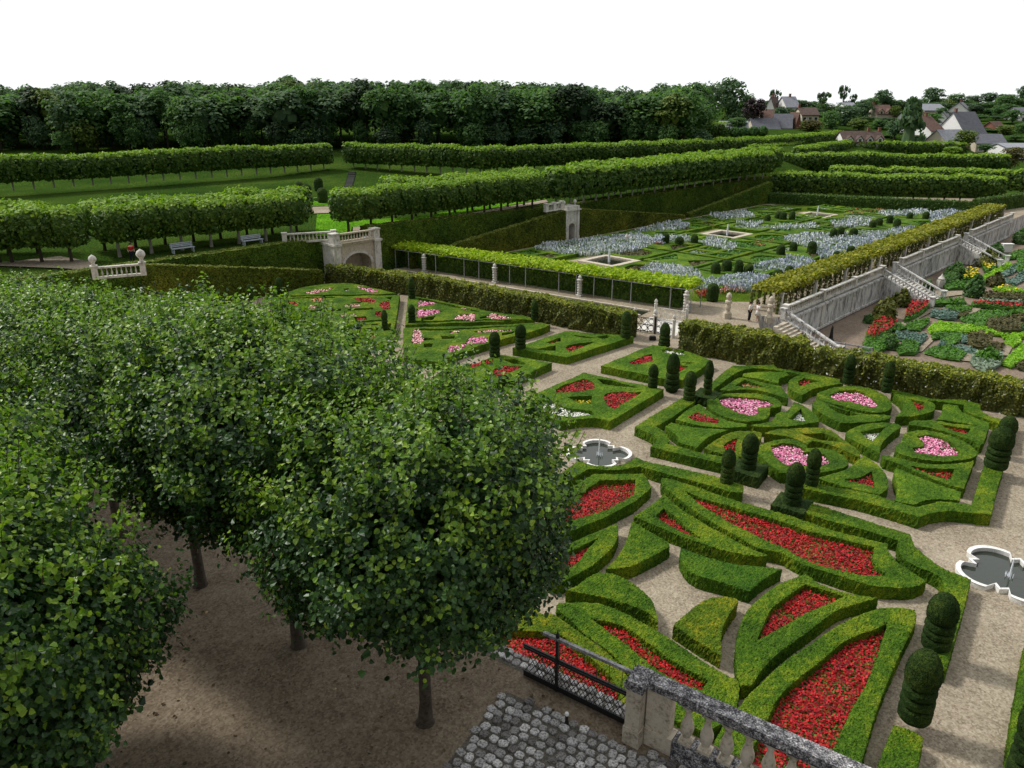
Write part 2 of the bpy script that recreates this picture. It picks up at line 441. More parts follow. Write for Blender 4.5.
def bed(ring, colour, label, h=.30, dens=None, size=None, cover=1.0, group='flower beds of the parterre', world=True, z0=0.0, name='flower_bed', green='veg', cat='flower bed', sm=True, ztrace=None):
    """planting in one compartment: a low mass of leaves and the blossoms on it"""
    w = np.array(ring, float) if world else np.array([P(x, y, z0 + (h if ztrace is None else ztrace))[:2] for x, y in ring])
    if sm: w = smooth_ring(w)
    dist = np.linalg.norm(w.mean(0)); px = dist/F
    size = size or max(.075, px*1.7); dens = dens or min(520, 2.7/(size*size))
    g = max(.12, px*3)
    mb = hedge_solid([w], h*.8, g, z0 + .006, .03)
    if mb is None: print('EMPTY bed', label); return None
    for i in range(len(mb.m)): mb.m[i][:] = 0
    p = fill_ring(w, dens, size*.3); n = len(p)
    z = z0 + h*.8 + rng.random(n)*h*.4
    lv, lf = cards(np.column_stack([p, z - h*.1]), np.column_stack([rng.normal(0,.6,(n,2)), np.ones(n)]), size*1.15)
    mb.add(lv, lf, 0)
    keep = rng.random(n) < cover
    q = p[keep] + rng.normal(0, size*.3, (keep.sum(), 2)); n = len(q)
    pat = np.sin(q[:,0]*2.3 + 1.7*np.sin(q[:,1]*1.9))*.03
    cv, cf = cards(np.column_stack([q, z0 + h*.98 + rng.random(n)*h*.35 + pat]), np.column_stack([rng.normal(0,.45,(n,2)), np.ones(n)]), rng.uniform(.75, 1.25, n)*size)
    cols = colour if isinstance(colour, (list, tuple)) else [colour]
    pick = rng.integers(0, len(cols), len(cf))
    for i in range(len(cols)): 
        ids = np.nonzero(pick == i)[0]
        if len(ids): mb.add(cv.reshape(-1,4,3)[ids].reshape(-1,3), np.arange(4*len(ids)).reshape(-1,4), i + 1)
    o = mb.build(name, [M[green]] + [M[c] for c in cols])
    tag(o, label, cat, group)
    return o
# ================================================================== the love parterre
def HB(outer, holes, label, beds=(), **k):
    """a hedge figure and the flower beds planted in its openings"""
    o, rr = hedge(outer, holes, label, **{a: c for a, c in k.items() if a != 'bh'})
    for i, b in enumerate(beds):
        if b: bed(rr[i+1], b[0], b[1], h=b[2] if len(b) > 2 else k.get('bh', .30), cover=b[3] if len(b) > 3 else (.84 if k.get('group') == NG else .92))
NG = 'box hedges of the near parterre square'
T1 = 75
# --- the near square, red begonias
HB(K(540,440,(250,128),(330,160),(440,165),(540,150),(620,112),(700,140),(1024,205)) + K(660,440,(400,248),(535,288),(528,335),(455,330),(400,312),(250,270)) + K(540,440,(1000,262),(760,205),(640,168),(600,170),(480,188),(310,185),(215,235),(120,300),(90,250)),
   [], 'low box border hedge with a bend, just below the quatrefoil pool beside the lime tree', group=NG, tuft=T1)
HB(K(780,470,(20,190),(140,195),(520,310),(640,350),(835,405),(865,490)) + K(864,520,(340,180),(440,260),(540,320),(685,375),(640,560),(600,700)) + [(947,668),(920,662)] + K(864,520,(420,700),(470,560),(515,455),(485,360),(430,330),(300,280),(230,215),(220,125)) + K(780,470,(600,400),(400,345),(130,262),(10,225)),
   [], 'box border hedge stepping in around the pool at right and carrying a domed yew', group=NG, tuft=T1)
HB(K(864,648,(190,490),(290,515),(380,570),(345,768),(310,1050),(60,1050),(90,768)), [], 'short straight box hedge beside the gravel path, a larger domed yew on its end', group=NG, tuft=T1)
HB(K(540,440,(150,330),(340,215),(500,216),(660,212),(690,250),(715,300),(600,400),(440,480),(215,575),(90,600)),
   [K(540,440,(160,400),(240,345),(385,258),(500,255),(612,252),(603,345),(545,385),(430,445),(235,505),(160,530))],
   'box loop around red begonias directly below the quatrefoil pool', [('red','red begonia bed directly below the quatrefoil pool and the bent border hedge')], group=NG, tuft=T1, sm=False)
HB(K(540,440,(795,345)) + K(660,440,(150,450),(330,560),(520,665),(690,735),(620,745),(560,737),(420,705),(256,655)) + K(540,440,(850,590),(730,545),(600,485),(660,450),(740,390)),
   [K(540,440,(793,430),(870,490),(960,570),(1045,632),(960,605),(870,565),(800,527),(738,485))],
   'arrow shaped box hedge with a small red bed, pointing at the round plaza', [('red','small red wedge bed inside the arrow shaped box hedge')], group=NG, tuft=T1)
HB(K(660,440,(10,240),(60,245),(300,320),(500,390),(720,450)) + K(780,470,(250,350),(430,410),(690,470),(690,510),(740,580),(830,640),(938,712),(850,745),(700,746),(540,725),(300,650),(130,590)) + K(660,440,(768,715),(640,690),(450,590),(250,470),(120,375),(15,285)),
   [K(660,440,(150,322),(280,372),(480,430),(680,490),(900,562)) + K(780,470,(300,415),(605,490),(600,590),(690,672),(500,668),(330,628),(150,565)) + K(660,440,(800,690),(600,600),(420,510),(280,425))],
   'long blade shaped box hedge enclosing the longest red bed', [('red','longest red begonia bed, inside the blade shaped hedge')], group=NG, tuft=T1)
HB([(632,521),(645,529),(669,542.5),(669.5,546),(656,554),(637,563.5),(621.5,568.5),(606,569),(617,557),(626,541)], [], 'solid leaf shaped box block at the top of the gravel plaza', mat='box', group=NG, tuft=T1)
HB([(616.6,522.8),(598,531),(577,540),(555,552),(548,580),(562,582),(576,573.6),(590,566.5),(607.5,552),(615,543),(618.5,532)],
   [[(600,537),(584,545),(562,556),(558,575),(577,562),(588,549)]], 'forked box hedge half hidden by the lime crown, narrow red bed between its arms',
   [('red','narrow red bed in the forked hedge, half hidden by the lime crown')], group=NG, tuft=T1)
HB([(566,590),(576,586),(588,577),(599.7,572.5),(617,575),(634,584),(648,596),(655,607),(658,621),(648,612),(625,603.5),(607,597),(585,592.5)], [], 'solid leaf shaped box block at the left of the gravel plaza', group=NG, tuft=T1)
HB(K(660,540,(340,365),(420,360),(490,370),(500,390),(430,500),(395,590),(390,735),(320,690),(250,650),(85,545),(180,455),(260,395)), [], 'solid leaf shaped box block with brownish patches at the bottom of the gravel plaza', mat='boxold', group=NG, tuft=T1)
HB(K(660,540,(135,50),(250,90),(500,155),(782,182),(660,250),(572,322),(420,275),(280,240),(200,205),(150,150),(128,95)), [], 'solid dark green leaf shaped box block at the right of the gravel plaza', mat='boxd', group=NG, tuft=T1)
HB([(806,573)] + L(724,543,(330,140),(430,170),(527,188),(400,222),(300,292),(200,365),(130,430),(95,478),(60,484),(45,440),(43,330),(80,230),(170,150)),
   [[(757,640.5),(761.5,629),(771,609),(785,598),(805,584),(827,590),(845,595.5),(827,603.5),(803,614.5),(779,628)]],
   'V shaped box hedge with red flowers between its arms, beside the dark green block', [('red','red begonia bed between the arms of the V shaped hedge')], group=NG, tuft=T1)
HB(L(724,543,(650,225),(655,265),(600,380),(540,520),(500,640),(475,730),(430,900),(380,1000),(-60,1000),(-40,700),(60,548),(100,500),(200,410),(300,340),(430,260),(540,222)),
   [L(724,543,(562,265),(500,450),(440,560),(380,690),(345,800),(300,900),(40,900),(60,760),(110,680),(155,588),(200,510),(330,400),(420,330),(530,285))],
   'big box frame around the widest red bed, behind the stone balustrade', [('red','widest red begonia bed, seen behind and through the stone balustrade', .26)], group=NG, tuft=T1)
HB([(556,606)] + L(500,543,(200,203),(330,203),(450,250),(600,340),(720,420),(817,472),(815,520),(790,600),(700,640),(600,600),(500,500)) + K(520,540,(600,740),(500,660),(400,590),(320,510),(235,435)),
   [L(500,543,(310,256),(420,280),(520,350),(620,420),(712,470),(690,500),(620,480),(540,430),(500,402),(420,335))],
   'narrow box spindle around red flowers, ending in a yellowed tip at the balustrade pier', [('red','narrow red bed inside the spindle hedge behind the balustrade pier')], group=NG, tuft=T1)
HB(L(500,543,(135,238),(175,240),(250,290),(350,360),(425,440),(480,540),(420,560),(390,470),(300,385),(215,318),(120,300),(-60,290),(-60,160),(60,170),(110,205)), [], 'single curved box strip behind the iron gate, above the red bed', mat='boxold', group=NG, tuft=T1)
bed(L(500,543,(-60,330),(60,320),(160,305),(215,330),(300,395),(390,480),(415,570),(300,640),(150,600),(-20,500)), 'red', 'red begonia bed seen over and through the iron gate', h=.25, cover=.95, world=False)
HB([(1026,640),(1050,640),(1050,800),(1002,800),(1012,720)], [], 'box border hedge cut by the right edge of the picture, across the gravel path', group=NG, tuft=60)

# --- the hearts square, pink flowers
HG = 'box hedges of the hearts square'
T2 = 60
HB(K(620,350,(440,285),(400,303),(95,487),(215,545),(238,575),(196,617),(640,722)) + K(700,410,(300,352),(235,290)) + K(620,350,(600,672),(300,598),(318,580),(290,530),(232,490),(475,330)), [],
   'box border of the hearts square with a notched corner facing the left pool', group=HG, tuft=T2, bh=.38)
HB(K(780,470,(60,60),(130,110),(500,190),(800,275)) + K(864,410,(350,688),(430,658),(540,643),(640,650),(815,668),(860,480),(895,370),(900,330),(790,330),(770,350),(690,605),(500,585),(430,596),(330,622),(200,582),(0,538)) + K(780,470,(730,190),(480,130),(230,80),(120,40)), [],
   'box border of the hearts square with its corner towards the right pool', group=HG, tuft=T2, bh=.38)
HB(K(620,350,(588,205),(720,98),(800,100),(985,92)) + K(740,350,(240,113),(450,150),(640,185),(640,203),(600,203),(420,163),(220,122)) + K(620,350,(985,122),(785,127),(602,245)), [],
   'far left border of the hearts square below the flowering vine hedge', group=HG, tuft=T2, bh=.38)
HB(K(864,350,(180,252),(450,308),(640,320),(745,345),(748,385),(800,420),(870,438),(978,452),(955,600),(880,600),(900,480),(840,455),(760,432),(655,388),(640,348),(450,322),(350,312),(180,274)), [],
   'far right border of the hearts square with a curved notch', group=HG, tuft=T2, bh=.38)
HB(K(620,350,(557,325),(580,300),(640,280),(740,273),(850,277),(940,290),(1010,315),(1035,345),(1020,365),(962,370),(958,408),(930,440),(860,455),(780,452),(690,432),(610,395),(565,355)),
   [K(620,350,(630,310),(680,298),(850,303),(950,320),(987,345),(950,362),(882,365),(888,400),(850,417),(780,410),(700,375),(645,340))],
   'heart shaped box hedge nearest the left pool', [('pink','pink heart bed nearest the left pool')], group=HG, tuft=T2, bh=.38)
HB(K(740,350,(112,620),(170,590),(280,570),(370,575),(420,600),(432,626),(520,620),(620,650),(682,690),(690,735),(620,765)) + K(700,410,(760,397),(650,395),(520,402),(440,345),(375,275)),
   [K(700,410,(452,228),(540,212),(630,225),(676,247),(662,268),(745,270),(800,285),(832,320),(800,350),(720,357),(600,352),(540,347),(480,292))],
   'heart shaped box hedge behind the pair of domed yews on the near border', [('pink','pink heart bed behind the pair of domed yews')], group=HG, tuft=T2, bh=.38)
HB(K(740,350,(492,285),(540,255),(640,233),(760,231),(850,248),(930,290),(972,340),(962,378),(900,397),(780,385),(640,352),(540,328)),
   [K(740,350,(570,287),(640,262),(740,257),(800,273),(850,310),(882,347),(860,366),(780,352),(700,326),(610,316))],
   'heart shaped box hedge nearest the flowering vine hedge', [('pink','pink heart bed nearest the flowering vine hedge')], group=HG, tuft=T2, bh=.38)
HB(K(864,410,(203,230),(240,200),(260,150),(340,130),(440,135),(560,165),(650,205),(715,250),(727,282),(690,305),(600,318),(480,327),(360,312),(260,288),(210,262)),
   [K(864,410,(338,166),(400,155),(480,170),(560,210),(615,265),(600,284),(480,290),(325,272),(310,240),(375,232),(385,205))],
   'heart shaped box hedge beside the two domed yews at the right border', [('pink','pink heart bed beside the two domed yews at the right border')], group=HG, tuft=T2, bh=.38)
HB(K(620,350,(505,343),(545,370),(600,410),(680,445),(812,472),(808,488),(700,494),(600,492),(500,480),(420,460),(358,440),(420,390)),
   [K(620,350,(438,425),(500,395),(560,430),(638,447),(620,466),(540,462),(460,445))],
   'curved box wedge with red flowers left of the left heart', [('red','red bed in the wedge left of the pink heart', .5)], mat='box2', group=HG, tuft=T2, bh=.38)
HB(K(620,350,(290,490),(330,462),(430,485),(560,500),(702,510),(640,528),(560,560),(490,622),(375,592),(370,550),(330,520)), [], 'solid bright green box panel inside the notched corner', mat='box2', group=HG, tuft=T2, bh=.38)
HB(K(700,410,(28,240),(110,185),(215,138),(320,132),(397,142),(385,185),(340,230),(270,292),(240,300),(120,272)),
   [K(700,410,(150,225),(200,190),(260,175),(235,200),(225,265),(160,250))],
   'diamond box frame with yellowed corner behind a domed yew', [('red','small red bed behind the domed yew on its square plinth')], mat='boxold', group=HG, tuft=T2, bh=.38)
HB(K(740,350,(65,480),(150,468),(210,447),(240,400),(300,390),(338,345),(345,325),(430,365),(500,430),(507,458),(350,480),(150,494)),
   [K(740,350,(310,442),(390,370),(428,440),(400,455))],
   'three pointed box figure with white flowers between two hearts', [('white','white flower patch at the foot of the left heart', .25, .7)], group=HG, tuft=T2, bh=.38)
HB(K(740,350,(158,530),(240,505),(400,495),(530,500),(590,520),(690,590),(767,655),(765,682),(690,650),(560,597),(470,578),(430,600),(330,560)),
   [K(740,350,(390,532),(540,533),(620,565),(668,592),(560,577),(470,562))],
   'crescent box hedge curling over the heart behind the yews', group=HG, tuft=T2, bh=.38, mat='boxold')
HB(K(780,470,(230,46)) + K(700,410,(800,420),(900,395),(965,358)) + K(864,410,(0,288),(60,330),(135,400),(158,475),(140,512),(100,542)) + K(780,470,(560,142),(430,107),(300,70)),
   [K(780,470,(400,62),(500,48),(590,2),(612,110),(530,87),(470,72))],
   'pointed box figure with a small red corner along the near border', [('red','small red corner in the pointed figure along the near border')], group=HG, tuft=T2, bh=.38)
HB(K(740,350,(468,325),(520,322),(640,368),(760,400),(880,410),(962,418),(955,437),(860,456),(720,466),(640,462),(540,412),(480,372)),
   [K(740,350,(556,352),(650,380),(775,412),(690,420),(620,396))],
   'crescent box hedge under the heart near the flowering vine hedge', group=HG, tuft=T2, bh=.38)
HB(K(740,350,(318,190),(370,160),(430,158),(540,185),(662,212),(560,228),(470,245),(420,277),(400,287),(330,256),(312,222)),
   [K(740,350,(372,200),(410,175),(470,190),(505,202),(440,212),(385,232))],
   'teardrop box hedge with a dark red bed near the far border', [('red','dark red bed in the teardrop hedge near the far border',.34,.6)], group=HG, tuft=T2, bh=.38)
HB(K(740,350,(22,145),(120,138),(290,138),(318,158),(255,180),(245,212),(160,190),(80,175),(18,165)), [], 'solid bright green box panel at the far left corner', mat='box2', group=HG, tuft=T2, bh=.38)
HB(K(620,350,(640,252),(705,210),(765,172),(810,180),(920,205),(1024,228)) + K(740,350,(308,287),(308,306),(220,282),(100,256)) + K(620,350,(768,250),(700,256)),
   [K(620,350,(735,228),(800,190),(850,205),(935,232),(840,236))],
   'curved box wedge above the left heart', [('orange','thin orange bed in the wedge above the left heart',.34,.4)], group=HG, tuft=T2, bh=.38)
HB(K(740,350,(683,522),(760,485),(900,462),(1010,467),(1032,485),(985,522),(945,558),(905,600),(895,657),(770,597),(690,556)),
   [K(740,350,(772,520),(900,495),(932,490),(892,532),(850,582),(800,552))],
   'double pointed box figure with white flowers at the middle of the hearts square', [('white','white flower patch at the middle of the hearts square',.25,.75)], group=HG, tuft=T2, bh=.38)
HB(K(864,350,(185,278),(220,270),(310,300),(400,318),(447,340),(452,382),(400,402),(300,422),(203,427),(240,390),(250,350),(230,310)),
   [K(864,350,(298,313),(387,333),(387,367),(345,388),(325,350))],
   'box teardrop with a small red bed right of the far heart', [('red','small red bed right of the far heart',.34,.8)], group=HG, tuft=T2, bh=.38)
HB(K(864,350,(508,345),(600,350),(622,385),(660,412),(802,460),(800,492),(640,467),(465,442),(500,400)), [], 'solid bright green box panel at the far right corner', mat='box2', group=HG, tuft=T2, bh=.38)
HB(K(864,350,(288,460),(340,448),(460,448),(560,470),(700,480),(802,492),(765,590),(745,604),(680,572),(560,532),(440,502),(290,477)),
   [K(864,350,(478,470),(600,490),(682,500),(670,532),(610,520),(530,495))],
   'box wedge with a thin red slot above the right heart', [('red','thin red slot bed above the right heart',.34,.6)], group=HG, tuft=T2, bh=.38)
HB(K(864,410,(113,285),(200,300),(330,330),(480,347),(620,337),(702,322),(702,335),(670,420),(640,498),(540,472),(400,422),(250,352),(128,312)),
   [K(864,410,(278,346),(400,367),(577,380),(560,442),(470,427),(370,387))],
   'box wedge with a long red slot below the right heart', [('red','long dull red slot bed below the right heart',.34,.5)], group=HG, tuft=T2, bh=.38)
HB(K(864,410,(198,380),(215,368),(330,422),(470,472),(600,512),(622,522),(612,580),(500,572),(400,572),(320,602),(198,578),(216,500),(195,425)), [], 'solid bright green box panel inside the corner by the right pool', mat='box2', group=HG, tuft=T2, bh=.38)

# --- the four small squares along the cross path
SG = 'box framed squares along the gravel cross path'
HB([(529,396),(584,372.5),(664,389),(610,421),(597,418),(580,418.5),(560,421.5),(545,413)],
   [K(500,350,(345,260),(430,215),(540,180),(600,208),(607,242),(500,265),(360,270)), K(500,350,(665,292),(720,270),(908,265),(840,312),(730,377),(685,345)),
    K(500,350,(195,318),(330,325),(440,368),(590,392),(605,412),(420,424),(300,395),(215,352)), K(500,350,(430,300),(500,296),(590,290),(582,342),(500,337)), K(500,350,(620,185),(720,195),(892,240),(760,230),(660,217))],
   'square of box hedge with a white crescent, next to the left pool', [('red','upper red teardrop in the square next to the left pool'),('red','lower red teardrop in the square next to the left pool'),('white','white flower crescent next to the left pool',.3,1.0),(['yellow','veg'],'yellow flower patch between two red teardrops',.3,.9), None], group=SG, tuft=T2, bh=.42, mat='box2')
HB(K(580,320,(135,290),(470,155),(700,205),(850,262),(655,385),(540,372),(430,352)),
   [K(580,320,(310,272),(400,230),(460,215),(470,262),(350,282)), K(580,320,(575,297),(640,285),(695,295),(640,327),(605,322)), K(580,320,(518,192),(560,178),(660,188),(684,222),(590,217)), K(580,320,(640,268),(740,270),(700,280))],
   'square of box hedge behind four clipped yews, white patch at its far corner', [('red','red wedge in the square behind the four yews'),('red','red patch half hidden by the skirted yew'),('white','white flower patch at the corner near the canal gate',.3,1.0), None], group=SG, tuft=T2, bh=.42, mat='box2')
HB([(512.6,348),(565,331),(634,336),(567,357)],
   [K(440,300,(680,272),(770,235),(778,262),(700,282)), K(440,300,(803,302),(850,280),(1000,265),(880,312),(830,332)), K(440,300,(820,215),(880,225),(1024,245),(920,242)), K(440,300,(620,312),(740,290),(742,325),(690,322)), K(560,250,(230,555),(300,542),(330,552),(280,568))],
   'square of box hedge across the gravel path from the canal gate', [('red','upper dark red bed in the square by the canal gate',.34,.5),('red','lower dark red bed in the square by the canal gate',.34,.5), None, None, ('white','tiny white patch in the square by the canal gate',.3,.9)], group=SG, tuft=T2, bh=.42, mat='box2')
HB([(462,366),(502,354),(552,362.5),(513,379),(480,385)],
   [K(440,300,(185,405),(265,388),(275,415),(200,432)), K(440,300,(283,385),(342,373),(330,412),(290,410)), K(440,300,(343,445),(400,420),(538,420),(430,472),(348,492)), K(440,300,(400,380),(480,375),(565,410),(470,405))],
   'square of box hedge partly behind the lime crown, three red beds', [('red','small red bed nearest the lime crown'),('red','small red bed below a clipped yew'),('red','large red teardrop above the lime crown'), None], group=SG, tuft=T2, bh=.42, mat='box2')
# --- the pink and red squares at the far left of the parterre
FG = 'far parterre squares'
HB(K(380,270,(180,165),(240,170),(480,215),(700,262),(960,300),(990,318),(160,350)),
   [K(380,270,(243,192),(370,212),(330,222),(240,232)), K(380,270,(233,248),(330,252),(408,265),(300,292),(250,300),(236,320)), K(380,270,(505,238),(600,255),(540,258)), K(380,270,(470,312),(500,285),(608,275),(608,318)), K(380,270,(690,290),(715,272),(860,305),(780,312),(710,312)), K(380,270,(265,302),(355,290),(340,318),(262,322)), K(380,270,(250,178),(480,225),(640,262),(600,262),(420,225),(250,188)), K(380,270,(640,300),(690,288),(690,306),(640,312)), K(380,270,(180,328),(500,318),(940,314),(940,320),(500,328),(180,340))],
   'wedge of box hedge with pink beds under the vine hedge', [('pink','upper pink wedge bed beside the narrow path'),('pink','lower pink wedge bed beside the narrow path'),('palepink','pale pink sliver under the vine hedge'),('palepink','pale pink bed in the middle of the wedge'),('palepink','pale pink bed at the point of the wedge'), None, None, None, None], group=FG, bh=.46, mat='box')
HB(K(380,270,(150,368),(700,352),(1040,335),(1090,348),(1000,385),(790,440),(530,520),(380,590),(150,560)),
   [K(380,270,(210,380),(250,378),(280,440),(260,470),(205,470)), K(380,270,(445,392),(515,388),(500,405),(445,405)), K(380,270,(600,388),(870,378),(780,395),(610,398)), K(380,270,(555,450),(580,428),(690,430),(690,460),(560,480),(520,508),(430,527),(435,490),(540,470)), K(380,270,(390,420),(480,420),(475,438),(395,440)), K(380,270,(270,430),(370,440),(280,450)), K(380,270,(260,375),(480,372),(700,362),(1000,347),(700,370),(480,382),(260,386)), K(380,270,(280,470),(340,470),(330,492),(280,490)), K(380,270,(780,405),(860,392),(850,405),(780,420))],
   'square of box hedge with curling pink beds above the lime crowns', [('palepink','tall pale pink bed by the narrow path above the limes'),('palepink','tiny pale pink patch beside a bright green knot'),('palepink','long thin pale pink bed near the yew pair'),('pink','curling pink bed above the lime crowns'), None, None, None, None, None], group=FG, bh=.46, mat='box')
HB(K(260,270,(85,165),(300,105),(480,85),(620,90),(880,150)),
   [K(260,270,(280,148),(330,132),(475,112),(440,130),(330,150)), K(260,270,(620,108),(650,105),(770,138),(700,143)), K(260,270,(535,118),(570,112),(565,130),(540,130))],
   'low triangle of box hedge at the foot of the hornbeam bank', [('palepink','pale pink strip at the left of the low triangle'),('pink','pink strip at the right of the low triangle'),('white','tiny white patch in the low triangle',.3,.9)], group=FG, bh=.46, mat='box')
HB(K(260,270,(85,172),(895,160),(850,395),(760,470),(60,470)),
   [K(260,270,(180,200),(245,200),(240,222),(190,225)), K(260,270,(330,182),(410,176),(400,200),(335,202)), K(260,270,(590,180),(700,178),(742,195),(730,208),(660,205)), K(260,270,(780,205),(825,192),(835,245),(800,252),(765,228)), K(260,270,(740,268),(775,262),(772,298),(735,290)), K(260,270,(600,300),(680,292),(685,318),(610,318)), K(260,270,(540,222),(640,215),(645,230),(545,236)), K(260,270,(300,228),(365,222),(370,245),(310,246)), K(260,270,(510,285),(600,272),(620,292),(515,300)), K(260,270,(800,172),(845,170),(835,190)), K(260,270,(540,208),(650,205),(640,213)), K(260,270,(640,345),(770,340),(750,352)), K(260,270,(610,410),(740,398),(745,440),(620,440)), K(260,270,(100,178),(480,172),(480,177),(100,184)), K(260,270,(620,325),(780,318),(780,328),(620,334)), K(260,270,(560,248),(720,240),(730,252),(560,258)), K(260,270,(780,360),(840,340),(835,385),(780,392)), K(260,270,(640,372),(760,366),(750,384),(640,388)), K(260,270,(440,250),(520,248),(520,262),(440,262)), K(260,270,(250,255),(420,255),(420,266),(250,268))],
   'large square of box hedge with scattered red and pink beds, above the lime crowns',
   [('red','red patch at the far left of the scattered beds'),('orange','orange patch along the far edge of the scattered beds'),('red','red strip along the far edge of the scattered beds'),('red','largest red patch beside the narrow path'),('red','small red patch behind a dark yew'),('red','dull red strip near the lime crowns',.34,.6),('palepink','pale pink strip in the middle of the scattered beds'),('palepink','pale pink patch nearest the lime crowns'),('palepink','pale pink strip below the middle one'), None, None, None, ('orange','orange bed partly behind the lime crowns',.34,.7)], group=FG, bh=.46, mat='box')

# ------------------------------------------------------------------ clipped yews
def topiary(px, pytop, pybase, wpx, label, zb=.6, plinth=None, skirt=0, rings=3, dome=.5, group='clipped yews of the parterre'):
    b = P(px, pybase, zb); d = np.linalg.norm(b - np.array((0,0,H)))
    D = b[1]; y = (384 - pytop)/F
    top = H + D*(-ST + y*CT)/(CT + y*ST)                     # height of the sight line above the foot
    h = max(.8, top - zb + .12); r = wpx/F*(D*CT + (H-zb)*ST)/2*.84
    e = empty('clipped_yew', b)
    tag(e, label, 'topiary', group)
    n = 26; hb = h*(1-dome)
    prof = [(r*.9, -.05), (r*.98, .06)]
    for i in range(rings):
        z0, z1 = hb*(.12 + .88*i/rings), hb*(.12 + .88*(i+1)/rings)
        dz = z1 - z0; k = 1 + skirt*(1-i/rings)
        prof += [(r*.99*k, z0+dz*.10), (r*1.0*k, z0+dz*.55), (r*.93*k, z0+dz*.78), (r*.72*k, z0+dz*.90), (r*.74*k, z1)]
    MB().lathe(prof, n=n, jit=.018).build('ringed_stem', M['yew'], e)
    dp = [(r*.74, hb), (r*.97, hb+.05), (r*1.03, hb+(h-hb)*.25)]
    for t in np.linspace(.1, 1, 9): 
        a = t*math.pi/2; dp.append((max(r*1.04*math.cos(a), .002), hb+(h-hb)*(.25+.75*math.sin(a))))
    m = MB().lathe(dp, n=n, jit=.014)
    p, nn = sample_faces(np.concatenate(m.v), m.f[0], 420 if d < 60 else 0)
    if len(p):
        cv, cf = cards(p + nn*.004, nn + rng.normal(0,.7,p.shape), .05, 1, 'tri'); m.add(cv, cf)
    m.build('dome', M['yew'], e)
    if plinth:
        c = P(px, plinth[1], .0); s = plinth[0]
        q = np.array([A2*s/2+B2*s/2, A2*s/2-B2*s/2, -A2*s/2-B2*s/2, -A2*s/2+B2*s/2]) + b[:2]
        mb = hedge_solid([q], zb+.04, max(.07, d/F*2), 0); mb.add(*[np.zeros((0,3)), np.zeros((0,3),int)]) if False else None
        o = mb.build('plinth', M['yew'], e); o.location = -Vector(b)
    return e
for t in [
    (935.5,597,645,33,'domed yew with ringed stem on the border hedge nearest the right pool'),
    (914,654,716,38,'larger domed yew with ringed stem at the end of the short straight hedge'),
    (1022,699,775,36,'domed yew cut by the right edge of the picture'),
    (726.5,451,482,16,'domed yew on the tip of the border hedge below the left pool'),
    (748,436,468,19,'domed yew on a square plinth opposite the border tip',.6,(1.6,480)),
    (792,465,503,21,'stout domed yew on a low plinth at the start of the near border',.6,(1.5,505)),
    (811,451,484,16,'slim domed yew in front of the pink heart'),
    (652.6,366,387,11.5,'small domed yew on the right corner of the white crescent square'),
    (671.5,355,390,15,'tallest tiered yew with a flared skirt between two squares',.1,None,.25),
    (689,373,399,14,'domed yew on the far left end of the notched border'),
    (707,362,394,10.5,'slim yew on a plinth across from the skirted yew',.6,(1.5,396)),
    (664,324,347,12,'tiered yew with a round head beside the canal gate',.1,None,.2),
    (625.6,312.5,337,12.5,'broad yew at the end of the vine hedge left of the canal gate'),
    (494.7,333,356,13,'left one of the pair of ringed yews above the large red teardrop'),
    (520.5,326,348,13,'right one of the pair of ringed yews above the large red teardrop'),
    (504,377,392,13,'round topped yew half hidden by the lime crown near the white crescent'),
    (847.5,356,382,12.5,'left one of two dark yews standing before the flowering vine hedge'),
    (886,363,391,12.5,'right one of two dark yews standing before the flowering vine hedge'),
    (995.5,429,466,26,'front one of the two rounded yews at the right border'),
    (1003.5,418,447,19,'rear one of the two rounded yews at the right border'),
    (385,311,329,7.5,'dark yew left of the narrow path above the limes'),
    (412,306,322,9,'dark yew right of the narrow path above the limes'),
    (412,279,298,8,'dark yew at the head of the narrow path against the vine hedge'),
    (534.7,301,319,9,'dark yew at the point of the pink wedge against the vine hedge'),
    (251.7,285,300,8.5,'left one of two dark yews at the foot of the hornbeam bank'),
    (280,278.5,294,8.5,'right one of two dark yews at the foot of the hornbeam bank')]:
    topiary(*t[:5], *t[5:])

